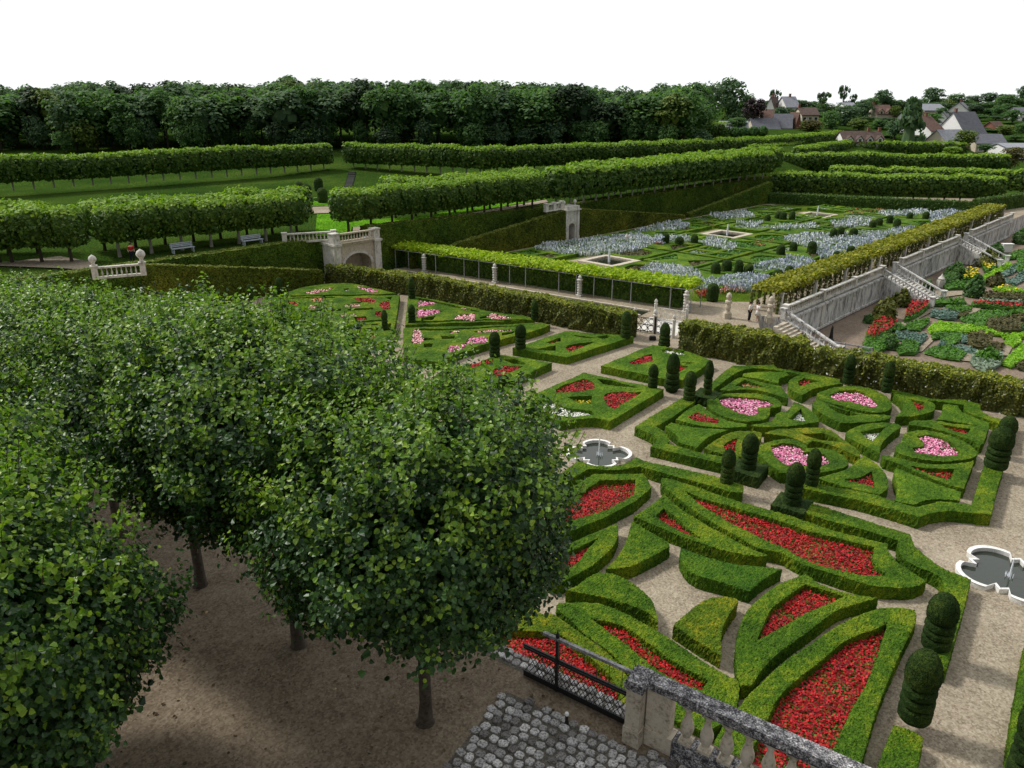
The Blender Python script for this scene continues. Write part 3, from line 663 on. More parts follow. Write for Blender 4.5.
# ------------------------------------------------------------------ quatrefoil pools
def quatrefoil(r, lob=.52, n=18):
    """barbed quatrefoil outline: four lobes with a spur between neighbours"""
    pts = []
    for k in range(4):
        a0 = math.pi/2*k; c = np.array((math.cos(a0), math.sin(a0)))*r*.50
        for t in np.linspace(-1.05, 1.05, n): pts.append(c + r*lob*np.array((math.cos(a0+t), math.sin(a0+t))))
        m = a0 + math.pi/4
        pts.append(r*.64*np.array((math.cos(m-.2), math.sin(m-.16))))
        pts.append(r*.76*np.array((math.cos(m), math.sin(m))))
        pts.append(r*.64*np.array((math.cos(m+.2), math.sin(m+.2))))
    return np.array(pts)
def pool(px, py, r, label, jet=.9):
    c = P(px, py, .12)
    e = empty('quatrefoil_pool', (c[0], c[1], 0), R(54.7+45-10)); tag(e, label, 'fountain pool', 'quatrefoil pools')
    o = quatrefoil(r); i = quatrefoil(r*.92); n = len(o)
    k = MB()
    v = np.concatenate([np.c_[o, np.full(n,-.05)], np.c_[o*1.0, np.full(n,.17)], np.c_[o*1.01, np.full(n,.21)], np.c_[i*.99, np.full(n,.21)], np.c_[i, np.full(n,-.05)]])
    f = [(s*n+j, s*n+(j+1)%n, (s+1)*n+(j+1)%n, (s+1)*n+j) for s in range(4) for j in range(n)]
    k.add(v, f); k.build('kerb', M['kerbstone'], e)
    MB().fan(np.c_[i*.995, np.full(n,.03)]).build('water', M['water'], e)
    j = MB(); pts = []
    rows = [(.045,.03),(.038,.3),(.034,.55),(.03,jet*.8),(.02,jet),(.001,jet+.06)]
    j.lathe(rows, n=8, jit=.008)
    for t in range(14):
        a = random.random()*6.28; q = .06 + random.random()*.16
        j.lathe([(.014,.03),(.012,.05+random.random()*.14),(.001,.24)], (q*math.cos(a), q*math.sin(a), 0), 5)
    j.build('water_jet', M['jet'], e)
    return e
pool(1010, 575, 2.0, 'white kerbed quatrefoil pool at the right edge, short jet', .85)
pool(599, 454, 1.72, 'white kerbed quatrefoil pool beside the lime crown, tall thin jet', 1.25)
# ================================================================== ground levels
WA = np.array((-5.3, 92.6)); WD = np.array((.7071, .7071)); WN = np.array((-.7071, .7071))   # line of the hornbeam bank, its uphill side
VA = np.array((24.1, 65.3)); VD = np.array((.69, .724))                                       # line of the kitchen garden wall
KZ = -2.5                                                                                     # kitchen garden level
def sstep(a, b, x): t = np.clip((x-a)/(b-a), 0, 1); return t*t*(3-2*t)
def ground_z(x, y):
    right = np.interp(y, [0,134,142,150,185,215,235,270,320,430,900], [KZ-.1,KZ-.1,-.6,-.2,.8,3,6,11,13.3,13.5,12])
    left = np.interp(y, [0,130,150,160,185,230,320,430,900], [4,4,4.2,5,7,9,13,13.5,12])
    d = (x-WA[0])*WN[0] + (y-WA[1])*WN[1]
    wd = 1.5 + np.clip((y-145)/2, 0, 60)
    w = sstep(1.8, 1.8+wd, d)
    return right*(1-w) + left*w
xs = np.concatenate([np.arange(-640,-160,40), np.arange(-160,200,2.5), np.arange(200,641,40)])
ys = np.concatenate([np.arange(-80,40,8), np.arange(40,260,2.5), np.arange(260,460,12), np.arange(460,701,40)])
gx, gy = np.meshgrid(xs, ys, indexing='ij')
gz = ground_z(gx, gy)
n0, n1 = gx.shape
idx = np.arange(n0*n1).reshape(n0, n1)
q = np.stack([idx[:-1,:-1], idx[1:,:-1], idx[1:,1:], idx[:-1,1:]], -1).reshape(-1, 4)
cx = (gx[:-1,:-1]+gx[1:,1:]).ravel()/2; cy = (gy[:-1,:-1]+gy[1:,1:]).ravel()/2
dd = (cx-WA[0])*WN[0] + (cy-WA[1])*WN[1]
m = ((cy < 140) & (dd < 1)).astype(int)                       # brown paths below, grass above
mb = MB(); v = np.stack([gx, gy, gz], -1).reshape(-1, 3)
mb.add(v, q[m == 0], 0); mb.add(v[:0], np.zeros((0,4), int), 0); mb.f.append(q[m == 1]); mb.m.append(np.ones((m == 1).sum(), int))
tag(mb.build('ground', [M['grass'], M['kpath']], smooth=True), kind='structure')
def slab(name, poly, top, bot, mat, side=None):
    poly = np.array(poly, float); n = len(poly); mb = MB()
    ctr = np.c_[poly, np.full(n, top)]
    import mathutils
    tri = mathutils.geometry.tessellate_polygon([[Vector((*p, 0)) for p in poly]])
    tri = np.array(tri)
    for t in tri:
        a, b, c = poly[t]; 
        if (b[0]-a[0])*(c[1]-a[1]) - (b[1]-a[1])*(c[0]-a[0]) < 0: t[:] = t[::-1]
    mb.add(ctr, tri, 0)
    v = np.concatenate([ctr, np.c_[poly, np.full(n, bot)]])
    mb.add(v, [(i, i+n, (i+1)%n+n, (i+1)%n) for i in range(n)], 1 if side else 0)
    return tag(mb.build(name, [mat] + ([side] if side else [])), kind='structure')
vb = VA + VD*95
slab('gravel_terrace', [(110,-6),(19.3,56.0),tuple(VA + np.array((-.7,.66))*2.2 - VD*1.0),tuple(VA),tuple(vb),(110,150),(60,156),tuple(WA+WD*78),tuple(WA+WN*1.4-WD*42),(-130,-20),(-130,-80),(110,-80)], 0, KZ-.3, M['gravel'], M['wallstone'])
# lime terrace in front of the keep
TZ = 9.2
PR = np.array((1.90, 8.79))                                    # corner pier of the balustrade
def tl(a, b): return PR + B2*a + A2*b                          # terrace frame: along the balustrade, away from it
slab('lime_terrace', [tl(14,.45),tl(-.2,.45),tl(-.2,.42),tl(-3.2,.42),tl(-40,.42),tl(-40,-14),tl(14,-14)], TZ, -.3, M['earth'], M['stone'])

# cobbled path on the terrace
M['joint'] = gravel_mat('mossy_joint', (.05,.046,.038), (.11,.10,.082), (.17,.15,.12), 40, 2)
def cobbles():
    mb = MB(); s = .158
    poly = [tl(-2.15,-.42),tl(.1,-.35),tl(.35,-.2),tl(9,-.2),tl(9,-3.2),tl(-1.9,-3.2)]
    base = np.array(poly); n = len(base)
    for r_ in ([(-2.15,-.42),(.1,-.35),(.1,-3.2),(-1.9,-3.2)], [(.1,-.35),(.35,-.2),(9,-.2),(9,-3.2),(.1,-3.2)]):
        rr_ = np.array([tl(*w_) for w_ in r_]); mb.add(np.c_[rr_, np.full(len(rr_), TZ+.004)][::-1], np.array([(0,i,i+1) for i in range(1,len(rr_)-1)]), 1)
    strip = np.array([tl(-3.1,.07),tl(-.25,.07),tl(-.25,.40),tl(-3.1,.40)]); mb.add(np.c_[strip, np.full(4, TZ+.004)], [(0,1,2,3)], 1)
    for region in (base, strip):
        for i in range(-40, 70):
            for j in range(-28, 8):
                off = (j % 2)*.5*s
                c = tl(-2.2 + i*s*1.02 + off + random.gauss(0,.012), -.40 + j*s*.98 + random.gauss(0,.012)) if region is base else tl(-3.1 + i*s + off, .05 + j*s)
                if not inside(np.array([c]), [region])[0]: continue
                w, d = s*random.uniform(.74,1.0), s*random.uniform(.72,.98); a = random.gauss(.05,.16) + math.atan2(B2[1], B2[0])
                k = 12; ang = np.linspace(0, 2*np.pi, k, endpoint=False)
                sq = np.power(np.abs(np.cos(ang))**6 + np.abs(np.sin(ang))**6, -1/6)*(1+rng.normal(0,.045,k))
                lx, ly = sq*np.cos(ang)*w/2, sq*np.sin(ang)*d/2
                hh = random.uniform(.016,.040); z = TZ + .003
                rows = []
                for f, zz in ((1.0,0),(.98,hh*.6),(.88,hh*.95),(.5,hh*1.05)):
                    x, y = lx*f, ly*f
                    rows.append(np.c_[c[0]+x*math.cos(a)-y*math.sin(a), c[1]+x*math.sin(a)+y*math.cos(a), np.full(k, z+zz)+rng.normal(0,.002,k)])
                v = np.concatenate(rows + [rows[3].mean(0)[None]]); n_ = mb.n
                mb.add(v, [(r*k+t, r*k+(t+1)%k, (r+1)*k+(t+1)%k, (r+1)*k+t) for r in range(3) for t in range(k)], 0)
                mb.f.append(np.array([(n_+3*k+t, n_+3*k+(t+1)%k, n_+4*k) for t in range(k)])); mb.m.append(np.zeros(k, int))
    t = NT('cobble_stone'); r = t.geo.outputs['Random Per Island']; n2 = t.noise(34, 3, .7)
    c = t.ramp(r, [(.05,(.16,.15,.14)),(.35,(.34,.33,.32)),(.75,(.48,.47,.46)),(.95,(.66,.65,.63))])
    c = t.mix(1.0, c, t.ramp(n2, [(.38,(.30,.29,.28)),(.56,(1.05,1.05,1.05))]), 'MULTIPLY'); t.bump(n2, .4, .01)
    t.fin(c, .75, .3)
    o = mb.build('cobbled_path', [t.m, M['joint']]); tag(o, kind='structure')
cobbles()
# little things lying on the earth of the terrace
def leaf_litter():
    n = 420; p = np.array([tl(random.uniform(-9,.5), random.uniform(-5.5,1.6)) for _ in range(n)])
    mb = MB(); cv, cf = cards(np.c_[p, np.full(n, TZ+.012)], np.c_[rng.normal(0,.25,(n,2)), np.ones(n)], rng.uniform(.03,.075,n), .8, 'leaf')
    mb.add(cv, cf)
    t = NT('fallen_leaf'); c = t.ramp(t.geo.outputs['Random Per Island'], [(.2,(.055,.035,.02)),(.55,(.11,.075,.035)),(.85,(.20,.14,.05)),(.985,(.55,.40,.20))]); t.fin(c, .8, .2)
    tag(mb.build('leaf_litter', t.m), 'dry brown leaves scattered on the trodden earth under the limes', 'fallen leaves', kind='stuff')
leaf_litter()

# ------------------------------------------------------------------ balustrade and gate on the terrace
def ang2(v): return math.atan2(v[1], v[0])
BRZ = ang2(B2)
def near_balustrade():
    e = empty('stone_balustrade', (*PR, TZ)); tag(e, 'lichened stone balustrade with a corner pier, above the red beds', 'balustrade')
    def loc(a, b, z): q = B2*a + A2*b; return (q[0], q[1], z)
    q = 1.16
    m = MB(); m.box(loc(-.04,-.07,.13*q), (.26,.41,.26*q), BRZ); m.box(loc(-.04,-.07,.56*q), (.225,.375,.60*q), BRZ); m.build('corner_pier', M['stone'], e)
    m = MB(); m.box(loc(-.04,-.07,.905*q), (.29,.44,.09*q), BRZ); m.box(loc(-.04,-.07,.963*q), (.27,.42,.026*q), BRZ, top=.93); m.build('pier_cap', M['coping'], e)
    m = MB(); m.box(loc(.31,.0,.13*q), (.42,.24,.255*q), BRZ); m.box(loc(.275,.0,.55*q), (.36,.19,.58*q), BRZ); m.build('dado_panel', M['stone'], e)
    m = MB(); m.box(loc(4.84,.0,.905*q), (9.47,.25,.075*q), BRZ); m.box(loc(4.84,.0,.955*q), (9.46,.235,.03*q), BRZ, top=.999); m.box(loc(5.05,.0,.842*q), (9.0,.18,.05*q), BRZ); m.build('coping', M['coping'], e)
    m = MB(); m.box(loc(4.98,.0,.10*q), (8.9,.30,.20*q), BRZ); m.box(loc(4.98,.0,.225*q), (8.9,.24,.05*q), BRZ); m.build('plinth', M['coping'], e)
    prof = [(.075,.25),(.075,.285),(.055,.30),(.05,.32),(.072,.37),(.088,.44),(.082,.50),(.055,.58),(.040,.66),(.042,.70),(.055,.72),(.055,.735),(.045,.75),(.05,.77),(.07,.785),(.07,.82)]
    b0 = MB(); b0.box((0,0,.27),(.17,.17,.04)); b0.lathe([(r,z+.02) for r,z in prof], n=16); b0.box((0,0,.80),(.14,.14,.034)); b0.v = [v*np.array((1.08,1.08,q)) for v in b0.v]
    me = b0.mesh('baluster', M['stone'], False)
    for p in me.polygons: p.use_smooth = len(p.vertices) == 4 and p.index > 5
    for i in range(28):
        link('baluster', me, e, loc(.69 + i*.285, 0, 0), BRZ)
near_balustrade()
def gate():
    e = empty('iron_gate', (*tl(-.2,.05), TZ)); tag(e, 'black iron gate with a timber rail and diamond lattice, beside the balustrade pier', 'gate')
    def loc(a, b, z): q = B2*a + A2*b; return np.array((q[0], q[1], z))
    m = MB(); m.box(loc(-.78,0,1.0), (1.55,.055,.05), BRZ); m.build('top_rail', M['rail'], e)
    m = MB()
    for z in (.06,.56,.61): m.box(loc(-.95,0,z), (1.95,.03,.035 if z != .06 else .10), BRZ)
    m.build('cross_bars', M['iron'], e)
    m = MB()
    for i in range(-3, 30):
        for s in (1,-1):
            a, z0, z1 = -1.92 + i*.085, .09, .56
            b = a + s*.30
            lo, hi = (a, b)
            if min(a,b) < -1.95 or max(a,b) > .02: continue
            m.tube([loc(lo, .006*s, z0), loc(hi, .006*s, z1)], .006, 5)
    m.build('lattice', M['iron'], e)
    for i in range(9, 27, 3): m = MB(); m.tube([loc(-1.90+i*.072,0,.58), loc(-1.90+i*.072,0,.985)], .0045, 5); m.build('bar', M['iron'], e)
    for a in (.02, -1.30):
        p = MB(); p.box(loc(a,0,.52), (.045,.045,1.04), BRZ); p.lathe([(.03,1.04),(.035,1.08),(.012,1.12),(.001,1.18)], loc(a,0,0), 8); p.build('post', M['iron'], e)
    s = MB(); s.tube([loc(.02,-.02,1.0), loc(.03,-.03,1.14)], .018, 6); s.build('latch', M['greymetal'], e)
gate()
def stop_post():
    c = P(566.5, 724, TZ)
    e = empty('gate_stop', c); tag(e, 'short black gate stop with a white top standing in the cobbles', 'post')
    MB().lathe([(.035,0),(.03,.04),(.024,.06),(.024,.17)], n=10).build('shaft', M['iron'], e)
    MB().lathe([(.03,.17),(.034,.19),(.026,.215),(.001,.22)], n=10).build('cap', M['cwhite'], e)
stop_post()

# ------------------------------------------------------------------ lime trees of the terrace
def limb_tree(mb, h, rad, lean, k=7):
    mb.tube([(0,0,-.05),(.02,0,.25),(lean*.4,0,1.0),(lean,.02,h)], [rad*1.35,rad*1.02,rad*.95,rad*.8], 10)
def lime_mesh(seed, leaves, R0=2.02, zc=3.55, hz=1.75, lw=.078):
    """pollarded lime: hundreds of leafy shoots that bend upward out of an egg shaped crown"""
    r = np.random.default_rng(seed); ns = 1500
    d = r.normal(size=(ns,3)); d[:,2] = d[:,2]*.95 + .02; d /= np.linalg.norm(d, axis=1, keepdims=True)
    p = np.where(d[:,2] > 0, 2.5, 1.9)
    q = ((np.abs(d[:,0])/R0)**p + (np.abs(d[:,1])/R0)**p + (np.abs(d[:,2])/np.where(d[:,2] > 0, hz, hz*.95))**p)**(-1/p)
    a1 = np.arctan2(d[:,1], d[:,0])
    q *= 1 + .05*np.sin(3*a1+seed) + .05*np.sin(5*a1+2*seed+3*d[:,2]) + .05*np.sin(d[:,2]*7+d[:,0]*4)
    low = d[:,2] < 0
    q[low] *= 1 - .17*np.abs(d[low,2])*np.sqrt(np.clip(1-d[low,2]**2, 0, 1))*2
    cc = r.normal(size=(150,3)); cc /= np.linalg.norm(cc,axis=1,keepdims=True)      # boughs: lumps of leaves with hollows between
    near = np.arccos(np.clip((d @ cc.T).max(1), -1, 1)); ridge = np.clip(near/.20, 0, 1)**2
    tip = q*(1.05 - .20*ridge + r.normal(0,.03,ns))
    out = [[], [], []]; nrm = [[], [], []]; size = [[], [], []]
    per = leaves//ns
    for i in range(ns):
        L1 = r.uniform(.55,1.05); end = d[i]*tip[i]
        upk = r.uniform(.5,1.3) if d[i][2] > -.4 else .2
        ax = d[i]*np.array((1,1,.6)) + np.array((0,0,upk)); ax /= np.linalg.norm(ax)
        side = r.normal(size=3); side -= ax*(side@ax); side /= np.linalg.norm(side)
        t = r.random(per)**.75
        base = end - ax*L1*.8 - d[i]*.12
        w = .05 + .13*(1-t)
        pts = base + ax*(t*L1)[:,None] + r.normal(0,1,(per,3))*w[:,None]
        if d[i][2] > .5: pts[:,2] += t*r.gamma(1.1,.09)
        nn = d[i]*.8 + np.array((0,0,.55)) + r.normal(0,.6,(per,3))
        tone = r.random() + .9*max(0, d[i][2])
        young = (t > .52) & (r.random(per) < (.92 if tone > 1.10 else .5 if tone > .80 else .05))  # young tips, favoured on upper shoots to paint the lit crown top
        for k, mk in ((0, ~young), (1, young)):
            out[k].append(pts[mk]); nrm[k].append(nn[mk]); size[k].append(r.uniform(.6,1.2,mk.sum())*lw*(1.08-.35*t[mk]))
    k = 5000                                                  # older leaves deep in the crown
    u = r.normal(size=(k,3)); u /= np.linalg.norm(u,axis=1,keepdims=True)
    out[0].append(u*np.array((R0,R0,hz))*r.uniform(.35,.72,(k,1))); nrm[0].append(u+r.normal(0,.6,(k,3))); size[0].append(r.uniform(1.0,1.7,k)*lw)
    mb = MB()
    for k in (0, 1):
        Pn, Nn, Sn = np.concatenate(out[k]), np.concatenate(nrm[k]), np.concatenate(size[k])
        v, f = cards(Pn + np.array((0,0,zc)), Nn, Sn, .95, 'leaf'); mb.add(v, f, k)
    # upright shoots standing out of the top
    for i in range(130):
        a = r.random()*6.28; q = R0*math.sqrt(r.random())*.98
        dz = hz*(1-(q/R0)**2.7)**(1/2.7) if q < R0 else 0
        b = np.array((q*math.cos(a), q*math.sin(a), zc+dz-.1)); L1 = r.uniform(.18,.48)
        ax = np.array((math.cos(a)*q/R0*.5, math.sin(a)*q/R0*.5, 1)); ax /= np.linalg.norm(ax)
        mb.tube([b, b+ax*L1], .005, 3, 2)
        k = int(7 + L1*26); t = r.random(k)
        pp = b + ax*(t*L1)[:,None] + r.normal(0,.03,(k,3)); nn = r.normal(0,.7,(k,3)) + np.array((0,0,.8))
        v, f = cards(pp, nn, (1.1-.45*t)*lw*.95, .95, 'leaf'); mb.add(v, f, 1 if i % 5 else 0)
    crown = mb.mesh('crown', [M['lime'], M['limeyounglit'], M['bark']])
    tk = MB(); tk.tube([(0,0,-.06),(.01,0,.05),(.02,.01,.35),(.03,.0,1.1),(.05,.02,1.9),(.04,.0,2.4)], [.19,.12,.095,.088,.09,.11], 12)
    for i in range(7):
        a = i*.9 + r.random(); q = R0*.72
        tk.tube([(.04,0,1.85+.08*i),(.5*q*math.cos(a),.5*q*math.sin(a),2.35+.12*i),(q*math.cos(a),q*math.sin(a),2.9+.2*i)], [.06,.045,.02], 6)
    trunk = tk.mesh('trunk', M['bark'], True)
    return crown, trunk
LIME = [lime_mesh(3, 75000), lime_mesh(11, 75000)]
t1 = np.array((-1.31, 9.05)); st = np.array((-2.36, 1.74))
lab = ['lime tree at the end of the terrace row, beside the iron gate','second lime tree from the gate in the terrace row','third lime tree from the gate, trunk seen beyond the second','fourth lime tree from the gate, trunk mostly hidden by leaves','fifth lime tree from the gate in the terrace row','farthest lime tree of the terrace row at the left edge','lime tree of the terrace row just outside the left edge']
for i in range(7):
    c = t1 + st*i
    e = empty('lime_tree', (*c, TZ), ang2(B2) + math.pi*(i % 2)); tag(e, lab[i], 'tree', 'lime trees on the terrace')
    cr, tr = LIME[i % 2]
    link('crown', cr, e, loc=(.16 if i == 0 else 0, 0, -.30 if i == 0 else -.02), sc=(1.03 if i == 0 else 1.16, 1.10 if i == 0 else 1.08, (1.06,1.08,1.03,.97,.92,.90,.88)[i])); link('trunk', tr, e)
for i, (c, l) in enumerate((((-5.7,6.38), 'nearest lime tree, big leaves filling the lower left corner'), ((-7.65,8.3), 'lime tree cut by the left edge behind the nearest one'))):
    e = empty('lime_tree', (*c, TZ), 2.1 + i); tag(e, l, 'tree', 'lime trees on the terrace')
    cr, tr = LIME[(i+1) % 2]; link('crown', cr, e, (0,0,-.85), 0, (.98,.98,1.14)); link('trunk', tr, e)
# ================================================================== hornbeam banks, vine hedges, pergolas
def wl(s, d): return WA + WD*s + WN*d
def vl(v, d): return VA + VD*v + np.array((-VD[1], VD[0]))*d
def leafy(ring, z0, z1, top, side, dens, size, name, label, cat, group=None, core=.10, g=None, blossoms=None, parent=None, jit=.06, hfun=None):
    """a hedge of loose leaves over a twiggy core"""
    ring = np.asarray(ring, float); g = g or .45
    mb = hedge_solid([ring], z1-z0, g, z0, jit, hfun=hfun)
    for i in range(len(mb.m)): mb.m[i][:] = 1
    v = np.concatenate(mb.v); out = MB(); out.v, out.f, out.m, out.n = mb.v, mb.f, mb.m, mb.n
    ps, ns = [], []
    fs = list(mb.f)
    for f in fs:
        p, n = sample_faces(v, f, dens); ps.append(p); ns.append(n)
    p, n = np.concatenate(ps), np.concatenate(ns)
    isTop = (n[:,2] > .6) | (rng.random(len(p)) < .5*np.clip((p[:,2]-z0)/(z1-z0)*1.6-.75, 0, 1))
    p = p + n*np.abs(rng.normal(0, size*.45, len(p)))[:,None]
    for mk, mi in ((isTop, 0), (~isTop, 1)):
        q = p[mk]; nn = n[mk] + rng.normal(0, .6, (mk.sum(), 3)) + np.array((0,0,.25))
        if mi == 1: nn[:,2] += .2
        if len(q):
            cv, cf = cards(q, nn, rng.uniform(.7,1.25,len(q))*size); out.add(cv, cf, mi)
            nearTop = (q[:,2] > z0 + (z1-z0)*.80) if mi == 1 else None
    mats = [M[top], M[side]]
    if blossoms:
        b, k, s = blossoms; q = p[rng.choice(len(p), k)]
        cv, cf = cards(q + rng.normal(0,.04,q.shape), rng.normal(0,1,q.shape) + np.array((0,-.8,.6)), s); out.add(cv, cf, 2); mats.append(M[b])
    o = out.build(name, mats, parent)
    return tag(o, label, cat, group) if label else o
def strip(p0, p1, w, side=1):
    p0, p1 = np.asarray(p0)[:2], np.asarray(p1)[:2]; t = (p1-p0)/np.linalg.norm(p1-p0); n = np.array((-t[1], t[0]))*side*w
    r = [p0, p1, p1+n, p0+n]
    return np.array(r if side > 0 else r[::-1])
BG = 'clipped hornbeam banks'
M['banktop'] = leaf_mat('hornbeam_top_light', (.12,.15,.03), (.20,.23,.05), (.28,.30,.08), .7, .2, .2, .2)  # light caught by the bank tops, put into the leaf colour
def bank(s0, s1, d0, d1, h0, h1, label, mat):
    ring = np.array([wl(s0,d0), wl(s1,d0), wl(s1,d1), wl(s0,d1)])
    def hf(V):
        s = (V - WA) @ WD; return h0 + (h1-h0)*np.clip((s-s0)/(s1-s0), 0, 1)
    mb = hedge_solid([ring], max(h0,h1), .42, 0, .04, hfun=hf)
    v = np.concatenate(mb.v)
    for f in list(mb.f):
        p, n = sample_faces(v, f, 34)
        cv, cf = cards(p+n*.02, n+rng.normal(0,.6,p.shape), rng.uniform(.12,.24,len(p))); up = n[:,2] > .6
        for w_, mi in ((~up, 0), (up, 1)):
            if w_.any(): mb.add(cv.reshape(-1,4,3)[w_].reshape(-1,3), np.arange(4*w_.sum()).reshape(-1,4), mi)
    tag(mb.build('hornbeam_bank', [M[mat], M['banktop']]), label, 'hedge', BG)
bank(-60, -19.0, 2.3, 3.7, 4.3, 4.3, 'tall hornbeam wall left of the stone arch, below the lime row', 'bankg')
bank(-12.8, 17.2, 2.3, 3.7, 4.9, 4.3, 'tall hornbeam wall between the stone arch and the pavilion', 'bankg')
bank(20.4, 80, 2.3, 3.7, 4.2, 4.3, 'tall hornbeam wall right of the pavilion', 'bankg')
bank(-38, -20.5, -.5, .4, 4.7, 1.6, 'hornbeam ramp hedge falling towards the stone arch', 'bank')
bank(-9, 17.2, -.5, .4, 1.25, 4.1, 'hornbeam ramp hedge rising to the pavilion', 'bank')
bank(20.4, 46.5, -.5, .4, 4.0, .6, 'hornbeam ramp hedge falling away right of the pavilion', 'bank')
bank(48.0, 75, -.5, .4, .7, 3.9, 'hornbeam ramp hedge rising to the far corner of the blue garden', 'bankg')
# far hedge
fa, fb = P(766,203.5), P(978,214)
leafy(strip(fa, fb, 1.3), 0, 1.85, 'allee', 'allee', 30, .22, 'clipped_hedge', 'long low clipped hedge closing the far side of the blue garden', 'hedge')
fc = P(1030,206); leafy(strip(fb, fc, 1.3), 0, 2.3, 'allee', 'allee', 30, .22, 'clipped_hedge', 'short clipped hedge climbing right at the end of the far hedge', 'hedge')

# ------------------------------------------------------------------ stone arch and pavilion in the bank
WRZ = ang2(WD)
def loc_frame(o, rz):
    c, s = math.cos(rz), math.sin(rz)
    return lambda a, b, z: (o[0]+a*c-b*s, o[1]+a*s+b*c, z)
def arch_wall(mb, w, h, ow, spring, depth, n=14, y0=0.0):
    """a wall panel with a round headed opening, local x along, y deep"""
    r = ow/2; pts = [(r*math.cos(t), spring+r*.72*math.sin(t)) for t in np.linspace(0, math.pi, n)]
    inner = [(r,0)] + pts + [(-r,0)]
    outer = [(w/2,0)] + [(w/2 if math.cos(t) > .72 else (-w/2 if math.cos(t) < -.72 else (w/2)*math.cos(t)/.72), h if abs(math.cos(t)) <= .72 else spring + (h-spring)*min(1, math.sin(t)/.69)) for t in np.linspace(0, math.pi, n)] + [(-w/2,0)]
    k = len(inner)
    v = [(x, y0, z) for x, z in inner] + [(x, y0, z) for x, z in outer] + [(x, y0+depth, z) for x, z in inner] + [(x, y0+depth, z) for x, z in outer]
    f = []
    for i in range(k-1):
        f += [(i, i+1, k+i+1, k+i), (2*k+i, 3*k+i, 3*k+i+1, 2*k+i+1), (i, 2*k+i, 2*k+i+1, i+1), (k+i, k+i+1, 3*k+i+1, 3*k+i)]
    mb.add(v, f)
def balustrade_run(e, p0, p1, z0, h, parent_mats, spacing=.36, piers=(0,1), z1=None, r=.07, tag_bal=True, me_cache={}):
    """plinth, rail, balusters and piers from p0 to p1 (local to e at the origin)"""
    p0, p1 = np.asarray(p0, float)[:2], np.asarray(p1, float)[:2]; Lh = np.linalg.norm(p1-p0); t = (p1-p0)/Lh; rz = ang2(t); z1 = z0 if z1 is None else z1
    sl = (z1-z0)/Lh; mat = parent_mats
    def bar(zc, w, hh, name):
        q = MB(); n = np.array((-t[1], t[0]))*w/2; v = []
        for p, z in ((p0, z0), (p1, z1)):
            for s, dz in ((1,-hh/2),(-1,-hh/2),(-1,hh/2),(1,hh/2)): v.append((*(p+n*s), z+zc+dz))
        q.add(v, [(0,1,2,3),(4,7,6,5),(0,4,5,1),(1,5,6,2),(2,6,7,3),(3,7,4,0)]); q.build(name, M[mat], e)
    bar(.09, .34, .18, 'plinth'); bar(h-.07, .34, .14, 'rail')
    key = (round(h,2), mat, r)
    if key not in me_cache:
        b = MB(); hh = h-.32
        b.lathe([(r*.8,0),(r*.8,.05*hh),(r*.6,.1*hh),(r*1.15,.32*hh),(r*.95,.48*hh),(r*.5,.74*hh),(r*.55,.86*hh),(r*.85,.92*hh),(r*.85,hh)], n=8)
        me_cache[key] = b.mesh('baluster', M[mat], True)
    n = min(95, int(Lh/spacing))
    for i in range(n):
        a = (i+.5)/n; q = p0+(p1-p0)*a; link('baluster', me_cache[key], e, (*q, z0+(z1-z0)*a+.17))
    for a in piers:
        q = p0+(p1-p0)*a; z = z0+(z1-z0)*a
        m = MB(); m.box((*q, z+h*.5+.02), (.46,.46,h+.04), rz); m.box((*q, z+h+.08), (.58,.58,.10), rz); m.build('pier', M[mat], e)
def ball_finial(e, q, z, r, mat):
    m = MB(); m.lathe([(r*.5,0),(r*.62,.08),(r*.35,.2),(r*.5,r*.9),(r,r*1.6),(r*1.05,r*2.0),(r*.8,r*2.6),(r*.3,r*2.95),(.002,r*3.2)], (*q, z), 12); m.build('finial', M[mat], e, True)
def stone_arch():
    o = wl(-15.9, .2); e = empty('stone_arch', (*o, 0), WRZ); tag(e, 'pale stone garden arch with a balustrade on top, set in the hornbeam bank', 'arch')
    m = MB(); arch_wall(m, 4.3, 3.75, 3.4, 1.5, 2.6, y0=-.3); m.build('arch_wall', M['stone'], e)
    m = MB(); v = []                                        # moulding round the opening
    for t in np.linspace(0, math.pi, 18):
        for rr, yy in ((1.72,-.36),(2.0,-.36),(2.0,-.30),(1.72,-.30)): v.append((rr*math.cos(t), yy, 1.5+rr*.72*math.sin(t)))
    m.add(v, [(i*4+j, i*4+(j+1)%4, i*4+4+(j+1)%4, i*4+4+j) for i in range(17) for j in range(4)]); m.build('archivolt', M['whitestone'], e)
    for s in (-1,1):
        m = MB(); m.box((s*2.55,.6,1.9),(.82,2.2,3.8)); m.box((s*2.55,.55,.25),(.95,2.4,.5)); m.box((s*2.55,.55,3.85),(1.0,2.5,.22)); m.box((s*2.55,-.53,2.9),(.36,.08,.9)); m.build('pier', M['whitestone'], e)
    m = MB(); m.box((0,-.25,3.85),(4.1,.5,.2)); m.box((0,-.32,3.99),(4.2,.62,.08)); m.build('cornice', M['stone'], e)
    m = MB(); m.box((0,1.5,1.85),(4.2,.12,3.7)); m.build('back_wall', M['stone'], e)
    balustrade_run(e, (-2.2,-.2), (2.2,-.2), 4.03, .95, 'stone', .34, ())
    for s in (-1,1):
        m = MB(); m.box((s*2.55,.0,4.45),(.8,.8,1.0)); m.box((s*2.55,0,5.0),(.95,.95,.12)); m.build('top_pier', M['whitestone'], e)
stone_arch()
